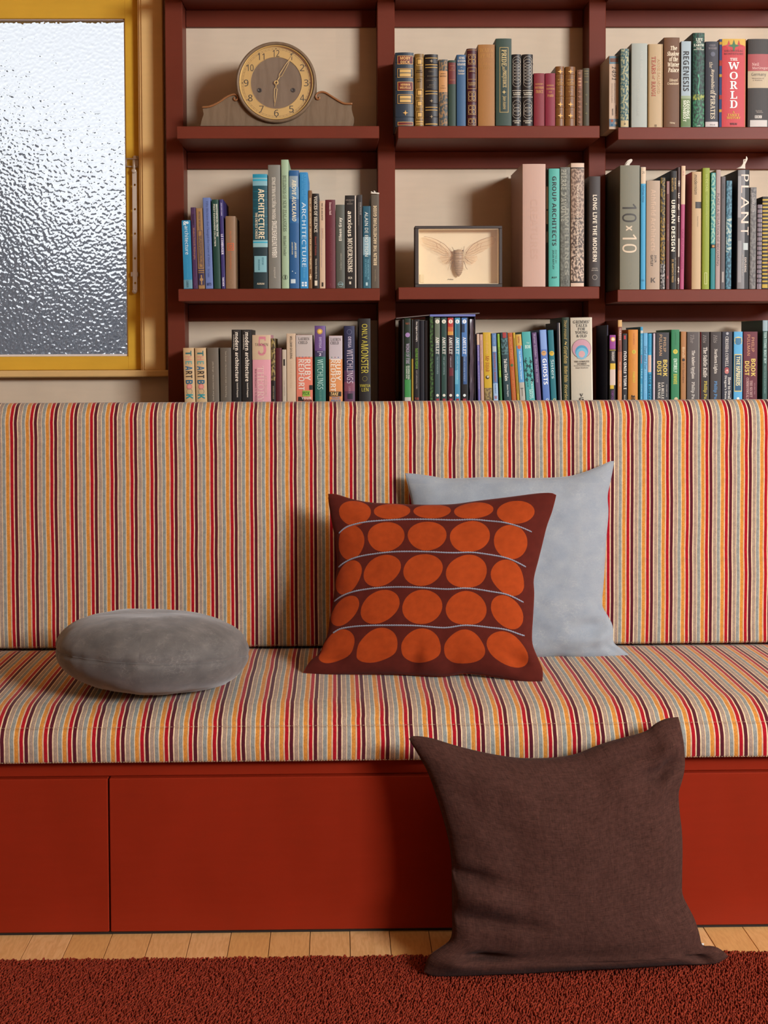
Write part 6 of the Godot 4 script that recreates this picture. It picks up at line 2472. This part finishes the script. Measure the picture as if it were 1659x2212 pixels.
const ROW_3B := """
B p 868.4 873.8 690 0 0.003 #191512 white | comics and novels on the bottom middle shelf | very thin black spine first against the middle upright
B p 874.2 887.8 688 0 0.002 #28502f white | comics and novels on the bottom middle shelf | narrow spine fading from dark green to bright green
b 688.4 760 0 1 #172419 band
b 760 790 0 1 #1f3d26 band
b 820 868 0 1 #357a3e band
h 697 701 .5 .7 #8a4a2c S TUI T.
o 723.5 .5 5 #8a6f9a
r 742 786 .5 .5 #b3a6bc f WINGS OF FIRE
r 790 820 .66 .22 #c0c6b8 S ESCAPING PERIL
r 790 818 .34 .22 #c0c6b8 S THE GRAPHIC NOVEL
b 858 866 .0 1 #a9a59a band
B p 889 893.4 690 0 0.003 #8a7020 white | comics and novels on the bottom middle shelf | sliver of a yellow and black spine beside the green one
b 690.4 775 0 1 #15110f band
B p 893.8 906.8 690 0 0.002 #151112 white | comics and novels on the bottom middle shelf | black spine with white and green lettering
r 695 738 .5 .34 #c9c3b8 S Five Nights at Freddy's
r 752 797 .5 .42 #5a8a2c S TALES FROM THE PIZZAPLEX
r 800 840 .5 .22 #a39c92 s SCOTT CAWTHON KELLY PARRA
h 858.5 864 .5 .7 #8a3a2c S 18
B p 907.2 917.2 692 0 0.012 #17141b white | plain black spines beside the slipcase | plain blackish spine set back left of the slipcase, the farther one from it
B p 917.6 927.8 692 0 0.010 #1b1416 white | plain black spines beside the slipcase | plain blackish spine touching the slipcase
B p 937 951.6 686 0 0.004 #151214 white | comic set in the slipcase | comic spine with a sage grey strip, first in the slipcase
b 686.4 866 .2 .92 #2d4042 band
b 686.4 740 .2 .92 #56604e band
o 694.5 .56 4.4 #c7c3b2
h 692 697 .56 .12 #4a4a40 S 3
r 728 765 .56 .46 #d3d0c4 F AMULET
r 770 808 .56 .2 #8fa3a3 f THE STONEKEEPER
o 854 .56 3 #c7c3b2
b 861 868 .36 .8 #8a2a30 emblem
B p 952 966 686 0 0.004 #151214 white | comic set in the slipcase | comic spine with a dark green strip, second in the slipcase
b 686.4 866 .14 .9 #1f3a33 band
o 694.5 .52 4.4 #c7c3b2
h 692 697 .52 .14 #3a4a40 S 4
r 728 765 .52 .46 #d3d0c4 F AMULET
r 770 810 .52 .2 #8fa3a3 f THE LAST COUNCIL
o 854 .52 3 #c7c3b2
b 861 868 .32 .76 #8a2a30 emblem
B p 966.4 981 686 0 0.004 #151214 white | comic set in the slipcase | comic spine burning from red to orange at its top, third in the slipcase
b 686.4 866 .08 .9 #2a1418 band
b 686.4 706 .08 .9 #9a2a24 band
b 706 716 .08 .9 #a8562c band
b 716 724 .08 .9 #b0813a band
b 795 812 .3 .9 #5a1a22 picture_panel
o 694.5 .5 4.4 #d3c3b2
h 692 697 .5 .14 #6a2a24 S 5
r 728 765 .5 .46 #d3d0c4 F AMULET
r 770 794 .5 .2 #a89aa0 f FIRELIGHT
o 854 .5 3 #c7c3b2
b 861 868 .3 .74 #8a2a30 emblem
B p 981.4 995.6 686 0 0.004 #151214 white | comic set in the slipcase | comic spine with a clear blue strip, fourth in the slipcase
b 686.4 866 .1 .88 #3a7c98 band
b 700 730 .3 .88 #26586e picture_panel
b 800 830 .1 .6 #5a9aae picture_panel
o 694.5 .48 4.4 #c7cfcc
h 692 697 .48 .14 #3a5a6a S 6
r 728 765 .48 .46 #d6dcd8 F AMULET
r 770 820 .48 .2 #a3c3cc f ESCAPE FROM LUCIEN
o 854 .48 3 #c7cfcc
b 861 868 .28 .72 #8a2a30 emblem
B p 996 1012 686 0 0.004 #151214 white | comic set in the slipcase | comic spine with a dusk blue strip, last in the slipcase beside the shiny wrapping
b 686.4 770 .1 .82 #40689a band
b 700 718 .1 .5 #23324a picture_panel
b 770 830 .3 .82 #2f4c78 band
o 694.5 .46 4.4 #c7cfd6
h 692 697 .46 .14 #3a4a6a S 7
r 728 765 .46 .42 #d6dce0 F AMULET
r 770 824 .46 .2 #8fa3bc f THE STORM SPIRIT
o 854 .46 3 #c7cfcc
b 861 868 .26 .7 #8a2a30 emblem
B p 1033 1038.6 721 -2.6 0.002 #5c568e cream | comics and novels on the bottom middle shelf | thin violet spine right of the slipcase
b 721.4 745 0 1 #b39a84 band
r 746 780 .5 .5 #b3a6bc s JACQUELINE
r 790 840 .5 .4 #a39cb5 s KATY RUDDLEHAM
B p 1039.2 1046.6 722 -2.6 0.002 #a88878 cream | comics and novels on the bottom middle shelf | thin pinkish cream spine between the violet and yellow ones
r 735 800 .5 .4 #8a6a60 f The Girl who Saved
B p 1047.4 1064.6 718 -3.6 0.001 #ad8e22 cream | comics and novels on the bottom middle shelf | mustard yellow paperback with orange hand drawn lettering
m 838 868 .04 .96 #8a7648 #5c4a34
o 815 .45 4 #2a221c
o 814 .5 2.4 #b3a890
r 722 765 .5 .36 #c99e5a s David Walliams
r 768 804 .5 .46 #8a3018 fi Mr Stink
B p 1067 1077.4 720 -4.5 0.002 #4a6a94 cream | comics and novels on the bottom middle shelf | mid blue spine with a pale block low down, right of the mustard one
r 724 745 .5 .3 #8aa3bc s WILLIAMS
b 748 760 .1 .9 #93a0a8 picture_panel
r 762 825 .5 .4 #8a4a3a S GRANDPA'S GREAT
b 828 868 .0 1 #8aa3bc band
r 830 850 .5 .3 #26406a S The World of
h 855 862 .5 .6 #8a2f3a S W
B p 1081 1086.4 721 -6.4 0.002 #6f9430 cream | comics and novels on the bottom middle shelf | thin light green spine beside the dark teal one
r 750 800 .5 .5 #2f5a2a S THE FUNNY BONE
b 815 868 0 1 #2f6a3a band
B p 1090.4 1106.2 718 -9 0.001 #1f3438 cream | comics and novels on the bottom middle shelf | dark teal leaning paperback with leafy top and white title
b 718.4 730 .3 .8 #8a2a2a picture_panel
m 731 766 .04 .96 #47686a #1a2c2e
r 775 823 .5 .44 #d0cfc4 F Tui Street Tales
r 831 857 .56 .28 #b9bcb4 S Anne Kayes
B p 1107 1117.4 718.6 -10 0.001 #9a4a1c cream | comics and novels on the bottom middle shelf | rust orange leaning spine with faint capitals
r 728 777 .5 .5 #b5823a s ROALD DAHL
o 789 .5 3 #3a5a34
r 800 862 .5 .4 #b5823a fi Danny the Champion
B p 1118.4 1124.2 718 -10.5 0.002 #a08420 cream | comics and novels on the bottom middle shelf | thin yellow leaning spine between rust orange and pale blue ones
b 730 850 .4 .7 #6a5a1a line
B p 1125.2 1137.4 722 -11 0.002 #9c968a cream | comics and novels on the bottom middle shelf | leaning spine in blocks of yellow, blue and white
b 722.4 747 0 1 #ad8a3a band
b 747 826 0 1 #4a86b0 band
o 750 .5 4 #b0562c
r 727 741 .5 .3 #8a3a2a S Miffles
r 758 820 .5 .34 #c3cfd3 S The Saddler and the Tempest
h 838 856 .5 .5 #5a5650 s T
B p 1138.8 1158 716.7 -11.5 0.001 #3f8f8c cream | comics and novels on the bottom middle shelf | wide turquoise leaning paperback with two dark leaf sprigs
h 739 743 .62 .34 #b5cfc4 s The
h 745.5 753 .58 .6 #b5cfc4 S BOW
r 772 836 .3 .06 #16363a s ------------
r 772 830 .74 .06 #16363a s ------------
d 780 .2 5 #16363a
d 790 .4 5 #16363a
d 800 .2 5 #16363a
d 810 .4 5 #16363a
d 820 .22 5 #16363a
d 782 .84 5 #16363a
d 792 .66 5 #16363a
d 802 .86 5 #16363a
d 812 .66 5 #16363a
d 822 .86 5 #16363a
r 825 861 .74 .22 #a9c9c0 S CATHERINE
r 842 862 .5 .22 #a9c9c0 S MAYO
B p 1161 1171.6 718 -12 0.001 #4f3a5e cream | comics and novels on the bottom middle shelf | muted purple leaning spine with long pale title
r 722 770 .5 .42 #a396ac s Rumer Godden
r 775 826 .5 .42 #a396ac s The Dolls' House
B p 1174.6 1190 712.4 -9 0.001 #4c68a0 white | comics and novels on the bottom middle shelf | powder blue glossy spine with fat white capitals and a smiling disc
b 712.8 755 .1 .9 #6f8ab8 picture_panel
o 763 .46 5.4 #b08a5a
o 761.5 .38 .8 #4a2a1a
o 761.5 .58 .8 #4a2a1a
r 775 831 .5 .58 #d3d6d8 S GHOSTS
h 861 866 .6 .4 #b9c3cc S G
B p 1191.8 1204.2 713 -8 0.001 #1a5f68 white | comics and novels on the bottom middle shelf | deep teal spine with a yellow smiling disc
o 763.5 .5 5.2 #b5962c
o 762 .4 .8 #4a3a1a
o 762 .62 .8 #4a3a1a
r 777 818 .54 .54 #b9d0cc s Sisters
h 861 866 .6 .5 #b0a86a S G
B h 1206.6 1214.4 697 -4 0.001 #16151c white | comics and novels on the bottom middle shelf | dark navy spine with a ragged white worn edge
b 697.6 868 .74 .92 #b9ada0 worn_edge
B h 1215 1231.4 685.5 -1 0.001 #1b2a1d cream | comics and novels on the bottom middle shelf | dark forest green spine with curling gold script
r 692 733 .5 .4 #a08a4c fi Year-round
r 738 745 .5 .3 #a08a4c F ~
r 748 785 .5 .5 #a08a4c Fi Gordon
r 790 826 .5 .46 #a08a4c Fi Mother Hubbs
r 830 866 .5 .42 #a08a4c Fi Stories
B h 1234.6 1281.8 686 -2 0.001 #a8a08e white | comics and novels on the bottom middle shelf | very wide pale grey spine with black capitals over a round pink and blue medallion
b 686.4 868 .93 .99 #c3bba8 edge_line
h 692.5 699 .5 .76 #221d1a F GRIMMS'
h 700.5 706.5 .5 .52 #221d1a F TALES
h 708 714 .5 .34 #221d1a F FOR
h 715.5 721.5 .5 .58 #221d1a F YOUNG
h 723 729 .5 .46 #221d1a F & OLD
o 753.5 .5 21 #6a5f58
o 753.5 .5 20 #a8808a
o 760 .5 14 #3a7f9c
o 764 .5 12.5 #5a9ab0
o 765 .5 7 #b08a8a
b 772 774.5 .3 .7 #7d93a0
h 779.5 783 .5 .7 #3a332e F THE COMPLETE
h 784.5 788 .5 .42 #3a332e F STORIES
h 789 792 .5 .72 #3a332e F Newly Translated by
h 793.5 796.5 .5 .58 #3a332e F Ralph Manheim
h 850.5 857 .46 .16 #221d1a F V
h 858.5 866 .46 .2 #221d1a S G
"""

const ROW_3C := """
B p 1309.8 1313.8 702 0 0.012 #1b1a2a white | novels on the bottom right shelf | sliver of a navy spine against the right upright
B p 1316.4 1329.8 723.4 0 0.002 #191512 white | novels on the bottom right shelf | black spine with a magenta top label and yellow splash
b 723.8 754 .02 .98 #7a2f74 label_panel
o 733 .55 5 #b08a3a
o 733 .55 3 #c7b9a8
b 755.5 757 0 1 #a08a3a
r 759 780 .55 .42 #b5aaa0 S THURSDAY
b 785 800 .1 .96 #b5942a picture_panel
b 798 832 .06 .96 #b3a193 picture_panel
b 832 840 .1 .7 #b5942a picture_panel
r 843 864 .5 .4 #7a3a80 s TOMFOLD
B p 1334.4 1343.2 691 0 0.001 #6a3a2c white | novels on the bottom right shelf | thin tall spine fading from brown to peach, its black side showing
b 691.4 706 0 1 #b08d58 band
b 760 800 0 1 #8a5034 band
b 800 868 0 1 #a56a3c band
r 709 735 .5 .5 #b0988c S TARDIS
r 745 780 .5 .3 #4a2a2c s YEARBOOK
r 782 835 .5 .3 #c7b09a s THE CAPTAIN WHO LOST TIME
B p 1344 1354.8 720.5 0 0.001 #211f20 white | novels on the bottom right shelf | black spine with white rough capitals that read up and a red square
b 724.5 733 .3 .66 #a02c2c emblem
u 759 841 .56 .56 #c7c1b8 S I WILL FIND YOU
u 853 866 .5 .3 #c7c1b8 S day to day
B h 1356.8 1378.2 712 0 0.001 #b0722a white | novels on the bottom right shelf | broad orange spine with a small yellow disc
r 720 745 .56 .14 #8a4a1a s ALEX BROWN
o 760 .56 4.4 #b09a2a
h 757.5 762.5 .56 .14 #4a5a2a S 13
r 775 800 .56 .2 #b5832a s SMART
r 803 827 .56 .24 #b09a2a S PARENT
r 853 866 .5 .4 #2a1c10 S g
B p 1382.4 1388.6 706 0 0.001 #2a7c9c white | novels on the bottom right shelf | thin tall bright blue spine beside the broad orange one
b 714 720 .1 .9 #a9a9a0 picture_panel
r 725 765 .5 .5 #7fb3c3 s GOBSMACKED
r 767 785 .5 .4 #b0564a S time
r 795 818 .5 .5 #8ac0cc s TALE
r 830 862 .5 .5 #8ac0cc s DREAM TEAM
B p 1389 1398.8 719.4 0 0.001 #5592b4 white | novels on the bottom right shelf | thin pale blue spine with slanted navy lettering
r 747 797 .5 .52 #1f3f60 fi Toad and Toe
r 800 850 .5 .3 #7fb0c6 s ELLEN SPRINT
B p 1399.4 1407.4 720.5 0 0.001 #2a86a8 white | novels on the bottom right shelf | thin blue spine with a pale block and navy capitals that read up
b 767 804 0 .9 #b39a8a picture_panel
r 724 760 .5 .3 #1f5a78 s FRANKLIN W. DIXON
r 770 800 .4 .2 #b0563a s The Tower Treasure
u 808 862 .5 .56 #14344a S HARDY BOYS
B p 1410.2 1415.4 720 0 0.003 #a89aa0 white | novels on the bottom right shelf | thin plain off white spine beside the charcoal one
B p 1416 1445.2 718 0 0.001 #2b2a2c cream | matching pair of fantasy novels | wide charcoal spine with cream name and yellow title
r 729 760 .66 .20 #b5916a s PHILIP
r 723 768 .36 .20 #b5916a s PULLMAN
r 777 813 .70 .30 #c2aa50 S BOOK
r 780 811 .26 .30 #c2aa50 S DUST
h 791 795 .5 .2 #c2aa50 s OF
r 830 858 .82 .08 #a39a8e s VOLUME ONE
r 826 862 .52 .18 #c9c0b2 F LA BELLE
r 826 861 .26 .18 #c9c0b2 F SAUVAGE
B p 1449.2 1467.4 712 0 0.000 #266a44 cream | novels on the bottom right shelf | bright green paperback with a yellow disc and white capitals
r 718 745 .5 .14 #1a4a30 s JENNIFER KILLICK
o 759.5 .5 5 #b5a83a
h 757 762 .5 .2 #3a6a2a S 11
r 775 805 .5 .42 #b9cfba S ENTIRELY
r 808 830 .5 .42 #a8a83a S EMMIE
o 862 .6 4 #b5a07a
B p 1470 1482 716 0 0.001 #8f6238 cream | novels on the bottom right shelf | thin caramel brown spine right of the bright green one
r 750 772 .5 .5 #c7ad86 s Bindi
o 777.5 .5 3 #2a1c12
r 784 827 .5 .34 #4a2f1a s Kirli Saunders
B p 1483.6 1511 716.7 0 0.001 #48413e cream | matching trilogy with gothic titles | widest ash grey spine of the three with gothic titles, white author name
r 723 741 .4 .3 #7c736c fi The
r 757 818 .46 .34 #c0b8ac F The Amber Spyglass
r 825 868 .46 .32 #b5ada2 F Philip Pull
b 717.2 868 .93 .98 #8a8278 worn_edge
B p 1512.4 1532 716.7 0 0.001 #2b221e cream | matching trilogy with gothic titles | black brown spine of the three with gothic titles, yellow author name
b 717.2 868 .0 .06 #6a1a1e edge_line
r 723 741 .45 .36 #7c736c fi His
r 750 815 .54 .46 #c0b8ac F The Subtle Knife
r 823 868 .54 .44 #b09c34 F Philip Pull
B p 1533.6 1557.8 716.7 0 0.001 #332b28 cream | matching trilogy with gothic titles | dark spine of the three with gothic titles, blue author name
r 723 741 .45 .34 #7c736c fi His
r 754 807 .46 .38 #c0b8ac F Northern Lights
r 823 868 .46 .36 #4a7ca8 F Philip Pull
B p 1559 1581.4 716.3 0 0.001 #25242e cream | novels on the bottom right shelf | blue black spine with pale capitals and a small red emblem at its middle
o 720.5 .5 3 #8a8a8e
r 727 792 .46 .3 #b3aca4 F CRESSIDA COWELL
o 798 .46 4.6 #8a3a3a
o 803 .46 4.6 #a3605a
o 800 .5 2 #c7a09a
r 815 868 .72 .28 #c7c1b8 F How to Steal a
r 811 868 .34 .28 #c7c1b8 F Dragon's Sword
B p 1584.2 1603.6 716.3 0 0.001 #4a8fb5 cream | novels on the bottom right shelf | light blue spine with two gold edged dark name shields
o 736 .5 8.6 #c2ab62
b 729 743 .1 .9 #c2ab62
o 738 .5 7 #2f6280
b 730 742 .16 .84 #2f6280
b 765 846 .08 .92 #c2ab62
b 767 844 .14 .86 #1f4a66
r 770 788 .5 .4 #cfc08a S THE
r 791 833 .5 .5 #cfc08a S HAPMAKERS
o 861 .5 3 #d0d0c6
B p 1605 1635.8 716.3 0 0.001 #541c26 cream | matching pair of fantasy novels | wide burgundy spine with peach name and yellow title
r 729 760 .66 .20 #b5815a s PHILIP
r 723 768 .36 .20 #b5815a s PULLMAN
r 775 813 .70 .30 #c2a850 S BOOK
r 780 811 .26 .30 #c2a850 S DUST
h 791 795 .5 .2 #c2a850 s OF
r 827 852 .80 .08 #a3797a s VOLUME TWO
r 822 858 .55 .18 #b5908a F THE SECRET
r 816 868 .30 .18 #b5908a F COMMONWEALTH
B p 1646.4 1657.4 691.6 0 0.000 #2c4a44 white | novels on the bottom right shelf | tall grey green spine at the right edge, pale band at its top
b 692 715 0 1 #7c8f94 band
r 717 785 .5 .5 #9fb5ae S TEEN TITANS: BEAST BOY
r 790 850 .5 .26 #7f9a92 s Kami Garcia Gabriel Picolo
B p 1658 1674 694 0 0.001 #96292a white | novels on the bottom right shelf | red spine cut off by the right edge of the photo
b 800 868 0 1 #1d1815 band
"""
